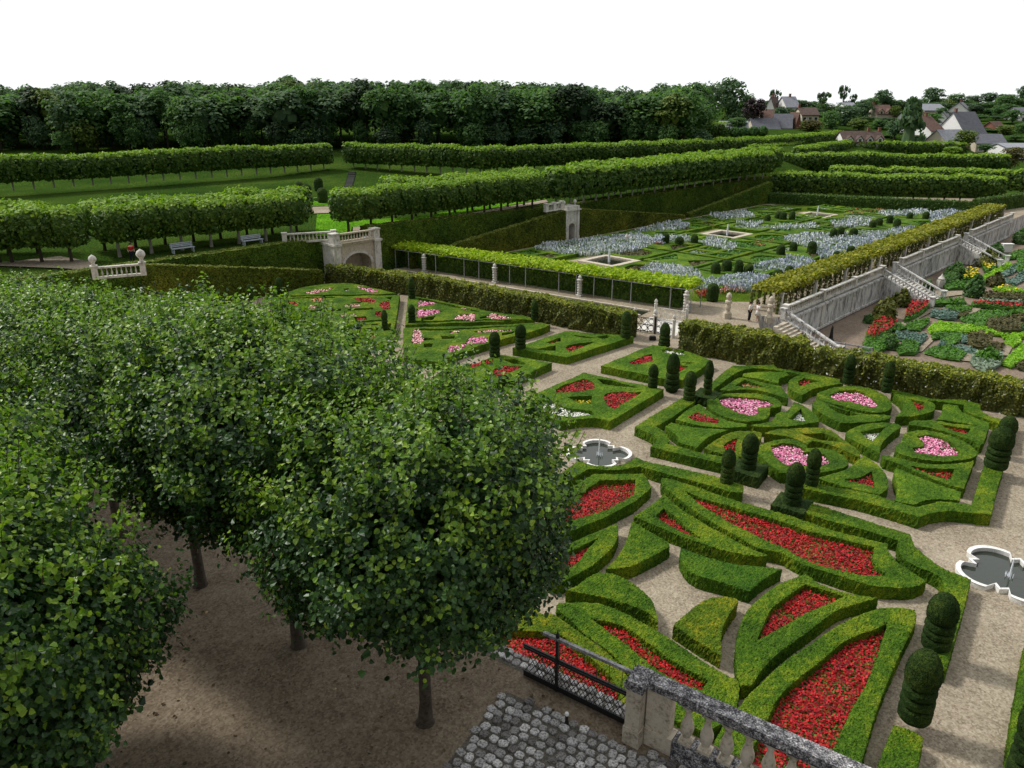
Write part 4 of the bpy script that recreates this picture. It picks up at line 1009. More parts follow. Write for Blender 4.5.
def pavilion():
    o = wl(18.8, .1); e = empty('stone_pavilion', (*o, 0), WRZ); tag(e, 'narrow white stone gate pavilion with an arched niche, between two ramp hedges', 'pavilion')
    m = MB(); arch_wall(m, 2.0, 3.9, 1.25, 1.75, 1.6, y0=-.4); m.build('niche_wall', M['whitestone'], e)
    m = MB(); m.box((0,1.0,1.9),(1.3,.1,3.8)); m.build('niche_back', M['stone'], e)
    for s in (-1,1):
        m = MB(); m.box((s*1.2,.4,1.95),(.42,1.9,3.9)); m.box((s*1.2,.4,.2),(.5,2.0,.4)); m.build('pilaster', M['whitestone'], e)
    m = MB(); m.box((0,.4,4.0),(3.1,2.2,.2)); m.box((0,.4,4.3),(2.7,1.9,.42)); m.build('cornice', M['whitestone'], e)
    for s in (-1,1): ball_finial(e, (s*1.15,.2), 4.5, .26, 'whitestone')
pavilion()
def terrace_balustrade(pa, pb, Z, label, n=2):
    a, b = P(*pa, Z), P(*pb, Z); e = empty('stone_balustrade', a); tag(e, label, 'balustrade', 'balustrades of the gardens')
    balustrade_run(e, (0,0), (b-a)[:2], 0, 1.0, 'whitestone', .36, np.linspace(0,1,n))
    return e
terrace_balustrade((285,243.5),(334,240.5), 4.1, 'pale balustrade on the upper terrace just left of the stone arch')
e = terrace_balustrade((96,279),(144,275), 4.0, 'pale balustrade with a ball finial at the head of the ramp, above the lime crowns'); 
qb = (P(144,275,4.0)-P(96,279,4.0))[:2]; ball_finial(e, qb, 1.1, .36, 'whitestone'); ball_finial(e, (0,0), 1.1, .3, 'whitestone')
terrace_balustrade((546,212),(561,209.5), 4.2, 'short pale balustrade beside the pavilion', 3)

# ------------------------------------------------------------------ vine hedges round the parterre
VGp = 'loose vine hedges round the parterre'
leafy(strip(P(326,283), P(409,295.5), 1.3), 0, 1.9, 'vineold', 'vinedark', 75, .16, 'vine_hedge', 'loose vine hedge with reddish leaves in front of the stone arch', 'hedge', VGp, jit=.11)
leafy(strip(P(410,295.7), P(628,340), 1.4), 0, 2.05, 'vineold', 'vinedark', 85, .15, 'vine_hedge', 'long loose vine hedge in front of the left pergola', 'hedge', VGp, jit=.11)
leafy(strip(P(677,351.5), P(800,375), 1.5), 0, 2.3, 'vineold', 'vinedark', 100, .14, 'vine_hedge', 'loose vine hedge right of the canal gate', 'hedge', VGp, jit=.13)
leafy(strip(P(801,375.5), P(868,388), 1.2), 0, 1.95, 'vineold', 'vinedark', 95, .15, 'rose_hedge', 'lower ragged rose hedge with white blossoms in front of the wooden fence', 'hedge', VGp, blossoms=('rose', 130, .16), jit=.2)
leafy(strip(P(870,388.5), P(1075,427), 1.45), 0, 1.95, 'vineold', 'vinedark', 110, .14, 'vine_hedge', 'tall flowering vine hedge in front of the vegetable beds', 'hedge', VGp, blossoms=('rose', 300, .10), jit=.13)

# ------------------------------------------------------------------ left pergola
def pergola_left():
    a, b = P(396,267.5)[:2], P(690,312.8)[:2]; d = b-a; Ln = np.linalg.norm(d); t = d/Ln; n = np.array((-t[1], t[0]))
    e = empty('pergola', (*a, 0), ang2(t)); tag(e, 'long metal pergola roofed with bright green vines, striped stone pillars along it', 'pergola', 'vine pergolas')
    ps = MB(); ps.tube([(0,0,0),(0,0,2.05)], .045, 6); pm = ps.mesh('post', M['greymetal'])
    for i in range(19):
        x = i*Ln/18
        if i % 6 not in (4,): link('post', pm, e, (x, 0, 0))
        if i % 3 == 0: link('post', pm, e, (x, 2.5, 0))
    pl = MB()
    for k in range(6): pl.lathe([(.24,k*.33),(.24,k*.33+.17),(.17,k*.33+.18),(.17,k*.33+.33)], n=10)
    pl.lathe([(.30,1.98),(.30,2.1),(.16,2.15),(.2,2.4),(.05,2.6)], n=10); pl.box((0,0,.1),(.6,.6,.2))
    pl.v = [v_*np.array((1,1,.80)) for v_ in pl.v]; me = pl.mesh('pillar', M['whitestone'])
    for px in (500,584,689,430): 
        q = P(px, 281.5+ (px-500)*.153)[:2]-a; link('pillar', me, e, (q@t, -.15, 0))
    m = MB()
    for y in (0, 2.5): m.box((Ln/2, y, 2.07), (Ln, .07, .06))
    for i in range(31): m.box((i*Ln/30, 1.25, 2.12), (.05, 2.6, .04))
    m.build('beams', M['greymetal'], e)
    r = np.array([(-.6,.1),(Ln-.2,.1),(Ln-.2,3.0),(-.6,3.0)])
    leafy(r, 2.15, 2.42, 'vine', 'vine', 70, .24, 'vine_roof', None, None, parent=e, jit=.07)
    return a, t, n, Ln
pa, pt, pn, pL = pergola_left()
leafy(np.array([pa+pt*.5+pn*1.1, pa+pt*(pL-1.5)+pn*1.1, pa+pt*(pL-1.5)+pn*2.3, pa+pt*.5+pn*2.3]), 0, 1.6, 'alleetop', 'allee', 60, .18, 'clipped_hedge', 'dark clipped hedge in the shade under the left pergola', 'hedge')
# canal with stone kerbs between the vine hedge and the pergola
def canal():
    a, b = P(396,275)[:2], P(640,316)[:2]; t = (b-a)/np.linalg.norm(b-a); n = np.array((-t[1],t[0])); a = a - t*2
    Ln = np.linalg.norm(b-a)
    rz = ang2(t); m = MB()
    for y in (.0, 1.9): m.box((*(a+t*Ln/2+n*y), .06), (Ln, .26, .13), rz)
    tag(m.build('canal_kerb', M['stone']), 'grey stone kerbs of the narrow canal between vine hedge and pergola', 'kerb')
    q = np.array([a+n*.17, b+n*.17, b+n*1.73, a+n*1.73]); w = MB(); w.add(np.c_[q, np.full(4,.03)], [(0,1,2,3)])
    tag(w.build('canal_water', M['water']), kind='structure')
canal()
# canal gate: iron railings with scrolls over a stone bridge
def railing(e, p0, p1, h, mat, rings=True, post=True):
    p0, p1 = np.asarray(p0, float), np.asarray(p1, float); L1 = np.linalg.norm(p1-p0); t = (p1-p0)/L1
    m = MB()
    for z in (.12, h*.55, h): m.tube([(*p0,z),(*p1,z)], .035, 5)
    k = int(L1/.55)
    for i in range(k+1):
        q = p0+(p1-p0)*i/k; m.tube([(*q,0),(*q,h)], .028, 5)
    m.build('bars', M[mat], e)
    if rings:
        s = MB()
        for i in range(k):
            for zc, rr in ((h*.78, h*.17), (h*.33, h*.19)):
                q = p0+(p1-p0)*(i+.5)/k; a = np.linspace(0, 2*np.pi, 11)
                s.tube([(*(q+t*rr*math.cos(x)), zc+rr*math.sin(x)) for x in a], .03, 4)
        s.build('scrolls', M[mat], e)
    if post:
        for q in (p0, p1):
            w = MB(); w.box((*q, h*.6),(.22,.22,h*1.2)); w.lathe([(.14,h*1.2),(.18,h*1.26),(.10,h*1.32),(.16,h*1.45),(.12,h*1.55),(.01,h*1.66)], (*q,0), 8); w.build('post', M['whitestone'] , e)
def canal_gate():
    for (p0, p1, lab, mat, h) in (((634,331),(654,333.5),'dark ironwork gate leaf with scrolls at the end of the vine hedge','iron',1.25), ((655,333.5),(673,338),'pale ironwork railing on the right of the canal gate','greymetal',1.2), ((655,319),(686,324.5),'pale scrolled railing on the far side of the canal bridge','whitestone',1.1)):
        a, b = P(*p0), P(*p1); e = empty('iron_gate' if mat == 'iron' else 'iron_railing', a); tag(e, lab, 'gate' if mat == 'iron' else 'railing')
        railing(e, (0,0), (b-a)[:2], h, mat)
    q = [P(636,329)[:2], P(676,336)[:2], P(688,322)[:2], P(650,317)[:2]]; m = MB(); m.add(np.c_[np.array(q), np.full(4,.012)], [(0,1,2,3)]); tag(m.build('bridge_paving', M['whitestone']), kind='structure')
    c = P(652.5,340); k = MB(); k.box((0,0,.14),(.5,.36,.28)); k.box((0,0,.30),(.42,.3,.06)); o = k.build('lantern_box', M['iron']); o.location = tuple(c); tag(o, 'small black floor lamp box on the gravel before the canal gate', 'lamp box')
canal_gate()

# ------------------------------------------------------------------ kitchen garden wall, stairs, right pergola
def garden_wall(v0, v1, label, pil):
    p0, p1 = vl(v0,0), vl(v1,0); rz = ang2(VD); c = (p0+p1)/2; Ln = v1-v0
    e = empty('retaining_wall', (*p0, KZ), rz); tag(e, label, 'wall', 'retaining walls of the kitchen garden')
    m = MB(); m.box((Ln/2, 0, -KZ/2-.1), (Ln, .5, -KZ-.2)); m.build('masonry', M['wallstone'], e)
    m = MB(); m.box((Ln/2, -.08, -KZ-.09), (Ln+.1, .74, .19)); m.box((Ln/2,-.1,.1),(Ln,.66,.2)); m.build('cornice', M['coping'] if False else M['wallstone'], e)
    for k in range(pil+1):
        x = .25 + (Ln-.5)*k/pil; m = MB(); m.box((x,-.27,-KZ/2-.1),(.5,.14,-KZ-.2)); m.box((x,-.27,.25),(.6,.2,.5)); m.build('pilaster', M['whitestone'], e)
    b = empty('stone_balustrade', (*p0, .212), rz); tag(b, label.replace('retaining wall','balustrade on the wall').replace('stained ','grey '), 'balustrade', 'balustrades of the gardens')
    balustrade_run(b, (0,-.1), (Ln,-.1), 0, .92, 'whitestone', .42, np.linspace(0,1,pil+1), r=.06)
garden_wall(-.2, 23.0, 'stained retaining wall from the near stair to the middle stair', 3)
garden_wall(29.0, 50.6, 'stained retaining wall between the middle stair and the far stair', 3)
garden_wall(57, 80, 'stained retaining wall beyond the far stair', 3)
def stair(v0, w, Ln, label, flank=True):
    rz = ang2(np.array((VD[1], -VD[0]))); o = vl(v0, 0); e = empty('stone_stair', (*o, KZ), rz)      # x runs down the flight, y across to -w.. along the wall
    tag(e, label, 'stair', 'stairs down to the kitchen garden')
    n = 15
    for i in range(n):
        x = .3 + Ln*(i+.5)/n; h = -KZ*(1-(i+1)/(n+1)); m = MB(); m.box((x, w/2, h/2), (Ln/n*1.04, w-.02, h)); m.build('step', M['whitestone' if flank != 'near' else 'stone'], e)
    for y in (-.15, w+.15):
        if flank == 'one' and y < 0 and False: continue
        if flank == 'near' and y < 0: continue
        m = MB(); v = []
        for yy in (y-.2, y+.2): v += [(0,yy,0),(Ln+.3,yy,0),(Ln+.3,yy,.15),(0,yy,-KZ)]
        m.add(v, [(0,1,2,3),(7,6,5,4),(0,4,5,1),(1,5,6,2),(2,6,7,3),(3,7,4,0)]); m.build('flank_wall', M['wallstone'], e)
        if flank and not (flank == 'near' and y < 0): balustrade_run(e, (.1,y), (Ln+.3,y), -KZ, .9, 'wallstone', .4, (0,1), z1=.15)
stair(23.4, 3.6, 5.2, 'stone stair with balustrades in the middle of the garden wall')
stair(51.0, 3.6, 5.2, 'stone stair with balustrades at the far end of the garden wall')
stair(-2.9, 2.2, 5.0, 'stone stair at the near corner, half hidden by the vine hedge', 'near')
# returns of the terrace either side of the stairs
for v0, v1, lb in ((26.9,29.1,'short wall stub behind the middle stair'), (54.6,57.1,'short wall stub behind the far stair')):
    m = MB(); c = vl((v0+v1)/2, 0); m.box((*c, KZ/2+.0), (v1-v0, .5, -KZ-.02), ang2(VD)); tag(m.build('wall_stub', M['wallstone']), lb, 'wall')
def pergola_right(v0, v1, label):
    Ln = v1-v0; rz = ang2(VD); o = vl(v0, 1.0); e = empty('pergola', (*o, 0), rz); tag(e, label, 'pergola', 'vine pergolas')
    leafy(np.array([(0,0),(Ln,0),(Ln,2.7),(0,2.7)]), 1.95, 2.25, 'vinemid', 'vinemid', 55, .26, 'vine_roof', None, None, parent=e, jit=.08)
    n = int(Ln/1.25); tm = MB()
    k = 70; zz = rng.random(k)*2.0; a = rng.random(k)*6.28; rr = .10+.22*(zz/2)**1.5
    tm.tube([(0,0,0),(.02,0,1),(0,0,2)], .05, 5, 1)
    cv, cf = cards(np.stack([rr*np.cos(a), rr*np.sin(a), zz],1), np.stack([np.cos(a),np.sin(a),np.full(k,.4)],1), .22); tm.add(cv, cf, 0)
    me = tm.mesh('vine_stem', [M['vinedark'], M['bark']])
    for i in range(n+1):
        for y in (.1, 2.6): link('vine_stem', me, e, (Ln*i/n, y, 0), i*1.1)
    pm = MB()
    pm.box((0,0,.92),(.26,.26,1.84)); pm.box((0,0,1.88),(.36,.36,.10))
    me2 = pm.mesh('pillar', M['whitestone'])
    for x in np.arange(0, Ln+.1, Ln/3): link('pillar', me2, e, (min(x+.3, Ln), -.05, 0))
pergola_right(.6, 22.3, 'vine pergola along the kitchen garden wall, nearest stretch')
pergola_right(24.5, 50, 'vine pergola along the kitchen garden wall, middle stretch')
pergola_right(51.5, 79, 'vine pergola along the kitchen garden wall, far stretch')
for (px, py, lb) in ((727,318,'carved stone pillar on the gravel left of the couple'), (769,322,'carved stone pillar right of the couple at the stair head')):
    c = P(px, py); m = MB(); m.box((0,0,.25),(.62,.62,.5)); m.lathe([(.28,.5),(.2,.7),(.26,1.0),(.2,1.25),(.3,1.4),(.3,1.55),(.16,1.65),(.26,1.9),(.2,2.15),(.04,2.3)], n=12)
    o = m.build('stone_pillar', M['stone']); o.location = tuple(c); tag(o, lb, 'pillar', 'carved stone pillars')

# wooden rail fence at kitchen level
def rail_fence():
    a, b = P(806,338,KZ+.8), P(872,349,KZ+.8); e = empty('rail_fence', (a[0],a[1],KZ)); tag(e, 'low grey rail fence behind the ragged rose hedge', 'fence')
    d = (b-a)[:2]; m = MB()
    for z in (.85,.45): m.box((d[0]/2,d[1]/2,z),(np.linalg.norm(d),.09,.10),ang2(d))
    m.build('rails', M['rail'], e)
    for i in range(6):
        q = d*i/5; w = MB(); w.box((*q,.47),(.12,.12,.94)); w.build('post', M['rail'], e)
    return e
rail_fence()
c = P(830.5,341,KZ); m = MB(); m.lathe([(.28,0),(.3,.15),(.18,.3),(.12,.9),(.10,1.3),(.02,1.5)], n=10); o = m.build('iron_lamp', M['iron']); o.location = tuple(c); tag(o, 'slim dark spike of an iron garden lamp at the end of the brown path', 'lamp')

# ================================================================== people
def limb_body(name, pts, edges, radii, mat, parent):
    me = bpy.data.meshes.new(name); me.from_pydata(pts, edges, []); me.materials.append(mat)
    o = bpy.data.objects.new(name, me); COL.objects.link(o); o.parent = parent
    md = o.modifiers.new('Skin', 'SKIN'); md.use_smooth_shade = True
    sv = me.skin_vertices[0].data
    for i, r in enumerate(radii): sv[i].radius = (r, r)
    sv[0].use_root = True
    s = o.modifiers.new('Sub', 'SUBSURF'); s.levels = 1; s.render_levels = 2
    return o
def person(c, rz, top, bottom, label, arm=0.0, sc=1.0, skirt=False):
    e = empty('person', c, rz); e.scale = (sc,)*3; tag(e, label, 'person')
    hp, kn, an = .93, .50, .08
    J = [(0,0,.98),(0,0,1.22),(0,.01,1.42),(0,0,1.52),(0,-.01,1.66),
         (.10,0,.92),(.11,-.03,.50),(.11,.02,.08),(.11,-.14,.03),(-.10,0,.92),(-.12,.02,.50),(-.12,.05,.08),(-.12,-.10,.03),
         (.19,0,1.40),(.25,-.02-.15*arm,1.15+.15*arm),(.24,-.14-.30*arm,.94+.42*arm),(-.19,0,1.40),(-.25,.0,1.15),(-.23,-.10,.92)]
    Ed = [(0,1),(1,2),(2,3),(3,4),(0,5),(5,6),(6,7),(7,8),(0,9),(9,10),(10,11),(11,12),(2,13),(13,14),(14,15),(2,16),(16,17),(17,18)]
    Rd = [.13,.12,.13,.05,.095,.085,.06,.045,.04,.085,.06,.045,.04,.06,.045,.035,.06,.045,.035]
    limb_body('body', J, Ed, Rd, M['skin'], e)
    limb_body('shirt', [J[0],J[1],J[2],J[13],J[14],J[16],J[17]], [(0,1),(1,2),(2,3),(3,4),(2,5),(5,6)], [.155,.15,.155,.085,.065,.085,.065], M[top], e)
    if skirt:
        s = MB(); s.lathe([(.14,1.02),(.18,.9),(.27,.52),(.25,.53)], n=14, jit=.01); s.build('skirt', M[bottom], e, True)
    else:
        limb_body('trousers', [J[0],J[5],J[6],J[7],J[9],J[10],J[11]], [(0,1),(1,2),(2,3),(0,4),(4,5),(5,6)], [.15,.105,.08,.065,.105,.08,.065], M[bottom], e)
    hm = MB(); hm.lathe([(.02,1.56),(.105,1.60),(.118,1.68),(.10,1.75),(.05,1.785),(.002,1.79)], (0,.02,0), 12, jit=.004); hm.build('hair', M['hair'], e, True)
    f = MB(); f.box((0,-.115,1.655),(.022,.03,.04)); f.box((0,-.10,1.61),(.045,.012,.01)); f.build('face', M['skin'], e)
    return e
person(P(749,321.5), 1.0, 'cwhite', 'cdark', 'person in a white top and dark trousers by the pergola end', 1.0, 1.02)
person(P(757,321), -1.2, 'cwhite', 'cwhite', 'person in white shirt and white skirt standing by the pergola end', .3, .95, True)
person(P(133,262,4.1), .5, 'cred', 'cdark', 'person in a red top on the upper terrace behind the balustrade', 0, 1.0)

# ================================================================== the blue and white garden behind the pergola
def far_sheet(px, Z, name, mat, dz=.006):
    q = np.array([P(x, y, Z+dz) for x, y in px]); import mathutils
    tri = np.array(mathutils.geometry.tessellate_polygon([[Vector((p[0],p[1],0)) for p in q]]))
    for t in tri:
        a, b, c = q[t]
        if (b[0]-a[0])*(c[1]-a[1])-(b[1]-a[1])*(c[0]-a[0]) < 0: t[:] = t[::-1]
    m = MB(); m.add(q, tri); return tag(m.build(name, M[mat]), kind='structure')
M['lawn2'] = hedge_mat('rough_lawn', (.05,.075,.012), (.070,.125,.012), (.13,.16,.03), .35, 8, spec=0)
# low box compartments: hedges laid out along two axes inside the garden
mus = [wl(-7,-2.2), wl(74,-2.2), P(958,210.5)[:2], vl(74,5), vl(3,5.0), pa+pt*(pL-1)+pn*4.3, pa+pn*4.3]
def clip_to(poly, rect_pts): return inside(rect_pts, [np.asarray(poly)])
gu, gv = WD, np.array((VD[1], -VD[0]))
cells = []
o = wl(-10, 0)
MG = 'low clipped compartments of the blue garden'
cell, gap = 6.6, .7
cnt = 0
shapes = ['box','box2']
crng = np.random.default_rng(21)
names_row = ['beside the bank','in the second row from the bank','in the third row from the bank','in the fourth row from the bank','in the fifth row from the bank','next to the right pergola','next to the pergola']
lawn_cells = []
for i in range(14):
    for j in range(12):
        c = o + gu*(i*(cell+gap)+cell/2) + gv*(j*(cell+gap)+cell/2+2.4)
        corners = np.array([c+gu*a*cell/2+gv*b*cell/2 for a, b in ((-1,-1),(1,-1),(1,1),(-1,1))])
        if clip_to(mus, np.vstack([corners*.98+c*.02])).sum() < 4: continue
        if any(np.linalg.norm(c - P(*q)[:2]) < 4.6 for q in ((609,264),(727,236),(817,216))): continue
        lawn_cells.append((c, corners))
for n_, (c, cor) in enumerate(lawn_cells):
    inn = lambda k: np.array([c + (p-c)*k for p in cor])
    kind = n_ % 3
    holes = [inn(.86)]
    if kind == 0: holes = [np.array([c+(cor[0]-c)*.84, c+(cor[1]-c)*.84, c+gu*.0+gv*(-.6)]), np.array([c+(cor[2]-c)*.84, c+(cor[3]-c)*.84, c+gv*.6])]
    elif kind == 1: holes = [np.array([c+gu*a*.80*cell/2*u+gv*b*.80*cell/2*w for a, b in ((.16,.16),(1,.16),(1,1),(.16,1))]) for u, w in ((1,1),(-1,1),(-1,-1),(1,-1))]
    else: holes = [np.array([c + 2.5*np.array((math.cos(t), math.sin(t))) for t in np.linspace(0, 6.283, 14, endpoint=False)])]
    lb = ['low box square cut into triangles in the blue garden','low box square cut into four in the blue garden','low box square with a round bed in the blue garden'][kind]
    hedge(cor, holes, lb, crng.choice(['box','box2']), .42, 'low_box_hedge', 0, True, False, MG, gf=3.2)
    for k, h_ in enumerate(holes):
        m = hedge_solid([np.asarray(h_)], .16, .5, .01, .05)
        if m is None: continue
        if n_*7+k == 0: pass
        p = fill_ring(np.asarray(h_), 16); cv, cf = cards(np.c_[p, np.full(len(p), .2)+rng.random(len(p))*.12], np.c_[rng.normal(0,.5,(len(p),2)), np.ones(len(p))], .3); m.add(cv, cf)
        col = crng.choice(['veg','veg','grey','vegbrown','veg'])
        tag(m.build('low_planting', M[col]), 'low leafy planting between the clipped compartments of the blue garden', 'ground cover', kind='stuff')
mq = [tuple(p) for p in mus]
slab('garden_lawn', mq, .007, -.05, M['lawn2'])
def cloud(px, mats, label, h=.75, spread=1.0, dens=None, green='grey', Z=0.0):
    """a drift of tall loose perennials: silvery leaves under many small flower spikes"""
    w = np.array([P(x, y, Z+h*.6)[:2] for x, y in px]); w = smooth_ring(w, 60, 1.0)
    d = np.linalg.norm(w.mean(0)); s = d/F*1.35; dens = dens or .62/(s*s)
    p = fill_ring(w, dens, 0); n = len(p); m = MB()
    cl = .55 + .45*np.sin(p[:,0]*1.3+np.sin(p[:,1]*.9)*2)*np.sin(p[:,1]*1.1)
    hh = h*(.65+.45*cl)*rng.uniform(.75,1.15,n)
    q = p[rng.random(n) < .7]; k = len(q)
    cv, cf = cards(np.c_[q, rng.uniform(.1,.6,k)*h], np.c_[rng.normal(0,1,(k,2)), np.full(k,.5)], s*1.6); m.add(cv, cf, 0)
    # spikes: upright slim blades
    a = rng.random(n)*6.28; wd = s*.45
    b0 = np.c_[p, hh*.35]; tp = np.c_[p + rng.normal(0,.10,(n,2)), hh]
    sd = np.c_[np.cos(a), np.sin(a), np.zeros(n)]*wd
    v = np.stack([b0-sd*.5, b0+sd*.5, tp+sd*.7, tp-sd*.7], 1); pick = rng.integers(0, len(mats), n)
    for i in range(len(mats)):
        ids = np.nonzero(pick == i)[0]
        vv = v[ids].reshape(-1,3); vv[:,2] += Z; m.add(vv, np.arange(4*len(ids)).reshape(-1,4), i+1)
    hq = rng.random(n) < .5; q2 = p[hq]; z2 = hh[hq]; pk2 = rng.integers(0, len(mats), len(q2))
    for i in range(len(mats)):
        w2 = pk2 == i
        if w2.any(): m.add(*cards(np.c_[q2[w2] + rng.normal(0,.08,(w2.sum(),2)), z2[w2]*rng.uniform(.85,1.05,w2.sum()) + Z], np.c_[rng.normal(0,.5,(w2.sum(),2)), np.ones(w2.sum())], s*.75), i+1)
    tag(m.build('perennial_drift', [M[green]]+[M[c] for c in mats]), label, 'perennials', kind='stuff')
GW = ['gaura','gaura','grey','lav']; BL = ['lav','lav','grey','gaura']
for px, mats, lb in [
    ([(532,248),(548,243),(566,241),(600,237),(640,234),(656,240),(640,249),(605,254),(585,254),(560,253)], GW, 'white gaura drift below the pavilion'),
    ([(641,268),(655,263),(696,268),(703,280),(686,285),(650,284)], GW, 'white gaura drift right of the near fountain'),
    ([(563,271),(600,268),(602,275),(575,276)], GW, 'white gaura drift left of the near fountain'),
    ([(641,238),(690,235),(692,242),(650,242)], GW, 'white strip of gaura behind the row of three yews'),
    ([(632,230),(660,224),(677,220),(690,226),(662,231)], GW, 'white gaura drift at the foot of the ramp hedge'),
    ([(702,243),(712,236),(737,245),(731,250)], GW, 'white gaura drift left of the middle fountain'),
    ([(710,214),(745,210),(756,217),(720,219)], GW, 'white gaura drift in front of the far ramp hedge'),
    ([(736,221),(764,222),(752,228)], GW, 'white gaura drift behind the middle fountain'),
    ([(767,226),(814,223),(818,228),(770,229)], GW, 'white strip of gaura before the far fountain'),
    ([(832,221),(870,218),(874,226),(836,227)], GW, 'white gaura drift right of the far fountain'),
    ([(784,239),(801,234),(829,233),(848,234),(828,246),(806,247)], GW, 'large white gaura drift in the middle of the blue garden'),
    ([(751,266),(789,256.5),(811,259),(815,269),(792,272)], BL, 'blue perovskia drift nearest the pergola corner'),
    ([(817,248),(845,238),(880,232),(890,238),(876,247),(854,254),(820,257)], BL, 'blue perovskia drift along the right pergola'),
    ([(718,279),(739,273),(768,276),(771,284),(748,289),(725,287)], BL, 'blue perovskia drift behind the white clothed couple'),
    ([(930,213),(955,209),(973,211),(964,218),(948,224),(933,226)], BL, 'blue perovskia drift at the far right corner'),
    ([(868,244),(885,238),(900,240),(890,250),(870,255)], BL, 'blue perovskia drift by the bend of the right pergola'),
    ([(884,231),(912,226),(918,232),(892,237)], BL, 'blue perovskia drift between the far yews'),
    ([(694,283),(712,278),(722,284),(705,289)], BL, 'dark blue drift at the pergola end'),
    ([(880,212),(925,209),(930,213),(885,216)], GW, 'white gaura strip under the far hedge')]:
    cloud(px, mats, lb)
for px, mats, lb in [([(719,287),(743,285),(745,291),(720,292)], ['orange','palepink'], 'salmon pink bed behind the couple'), ([(694,291),(710,289),(716,294),(700,296)], ['orange','red'], 'orange bed at the pergola end'),
    ([(752,241),(772,239),(776,244),(756,246)], ['vegbrown','orange'], 'brownish seed head bed in the blue garden'), ([(846,211),(880,208),(884,212),(850,215)], ['orange','vegbrown'], 'rusty bed under the far hedge'), ([(868,236),(880,234),(884,238),(872,240)], ['orange','yellow'], 'rusty bed between the blue drifts')]:
    cloud(px, mats, lb, h=.45, green='veg')
# clipped yew drums
def drum_mesh(k):
    m = MB(); r, h = .46, 1.45
    prof = [(r*.82,0),(r,.15)] + [(r*(1-.03*abs(t-.5)), h*t) for t in (.3,.5,.7)] + [(r*.92*math.cos(t), h*.74+h*.26*math.sin(t)) for t in (.35,.7,1.05,1.35)] + [(.002,h)]
    m.lathe(prof, n=14, jit=.03); return m.mesh('clipped_yew', M['yew'])
DM = [drum_mesh(0), drum_mesh(1)]
for i, (x, y) in enumerate([(767,223.5),(778,221),(782.5,222),(791.5,222),(872,229.5),(878,228),(832.5,240),(839.5,239),(853,238),(792.6,254),(780,257.5),(811,255),(836,262.5),(850,258),(726,274),(738,275.5),(748,276.5),(777,283.5),(788,280.5),(665,246),(679,247),(694,246),(715,277),(712,301),(909,221),(925,221),(956,222),(921.5,233.5),(929,232.5),(888,246),(889,226),(896,230.5)]):
    o = link('clipped_yew', DM[i % 2], None, P(x, y), i*1.7, (1.05+.1*(i%3),)*2+(.95+.08*(i%4),)); tag(o, 'small dark clipped yew drum standing in the blue and white garden', 'topiary', 'yew drums of the blue garden')
c = P(672,289); o = link('clipped_yew', DM[0], None, c, 0, (1.5,1.5,.72)); tag(o, 'low round clipped yew ball right behind the left pergola roof', 'topiary')
# square fountains
for px, py, lb in ((609,263,'pale square stone basin with a jet behind the left pergola'), (727,236,'pale stone basin with a jet in the middle of the blue garden'), (817,216.5,'pale stone basin with a jet near the far hedge')):
    c = P(px, py); e = empty('stone_basin', c, WRZ); tag(e, lb, 'fountain', 'square fountains of the blue garden')
    m = MB()
    for a in range(4):
        t = a*math.pi/2; m.box((2.3*math.cos(t), 2.3*math.sin(t), .16), (.7, 5.3 if a % 2 == 0 else 3.9, .32), t if False else 0) if a % 2 == 0 else m.box((0, 2.3*math.sin(t), .16), (3.9, .7, .32))
    m.build('kerb', M['stone'], e)
    w = MB(); w.add([(-1.95,-1.95,.13),(1.95,-1.95,.13),(1.95,1.95,.13),(-1.95,1.95,.13)], [(0,1,2,3)]); w.build('water', M['water'], e)
    j = MB(); j.lathe([(.14,.1),(.12,.8),(.09,1.5),(.005,1.75)], n=6, jit=.02); j.build('water_jet', M['jet'], e)
    p = MB(); p.add([(-4.2,-4.2,.012),(4.2,-4.2,.012),(4.2,4.2,.012),(-4.2,4.2,.012)], [(0,1,2,3)]); q = p.build('paving', M['gravel'], e)
c = P(626.5,243.5); m = MB(); m.box((0,0,.3),(.6,.6,.6)); m.lathe([(.2,.6),(.3,.9),(.12,1.2),(.02,1.4)], n=8); o = m.build('stone_urn', M['whitestone']); o.location = tuple(c); tag(o, 'small pale stone urn in the white drift below the pavilion', 'urn')
# planter by the three yews
c = P(659,247); m = MB(); m.box((0,0,.3),(.9,.9,.6)); cv, cf = cards(rng.normal(0,.35,(60,3))+np.array((0,0,.9)), rng.normal(0,1,(60,3)), .25); m.add(cv, cf, 1); o = m.build('flower_planter', [M['brick'], M['lav']]); o.location = tuple(c); tag(o, 'terracotta planter with blue flowers left of the three yews', 'planter')

# ================================================================== kitchen garden
def vb_(px, mat, label, h=.22, dens=None, size=None, flowers=None, cover=.8, edging=True):
    w = np.array([P(x, y, KZ+h)[:2] for x, y in px]); d = np.linalg.norm(w.mean(0)); s = size or max(.11, d/F*1.8); dens = dens or 1.5/(s*s)
    m = hedge_solid([smooth_ring(w, 35, .6)], h*.7, .3, KZ+.01, .05)
    p = fill_ring(w, dens, 0); n = len(p)
    cv, cf = cards(np.c_[p, KZ+h*.7+rng.random(n)*h*.5], np.c_[rng.normal(0,.6,(n,2)), np.ones(n)], rng.uniform(.7,1.3,n)*s); m.add(cv, cf, 0)
    mats = [M[mat]]
    if flowers:
        k = rng.random(n) < cover; q = p[k]; n = len(q)
        cv, cf = cards(np.c_[q, KZ+h*1.15+rng.random(n)*h*.45], np.c_[rng.normal(0,.5,(n,2)), np.ones(n)], rng.uniform(.7,1.2,n)*s); m.add(cv, cf, 1); mats.append(M[flowers])
    tag(m.build('vegetable_bed' if not flowers else 'flower_bed', mats), label, 'flower bed' if flowers else 'vegetable bed', 'beds of the kitchen garden')
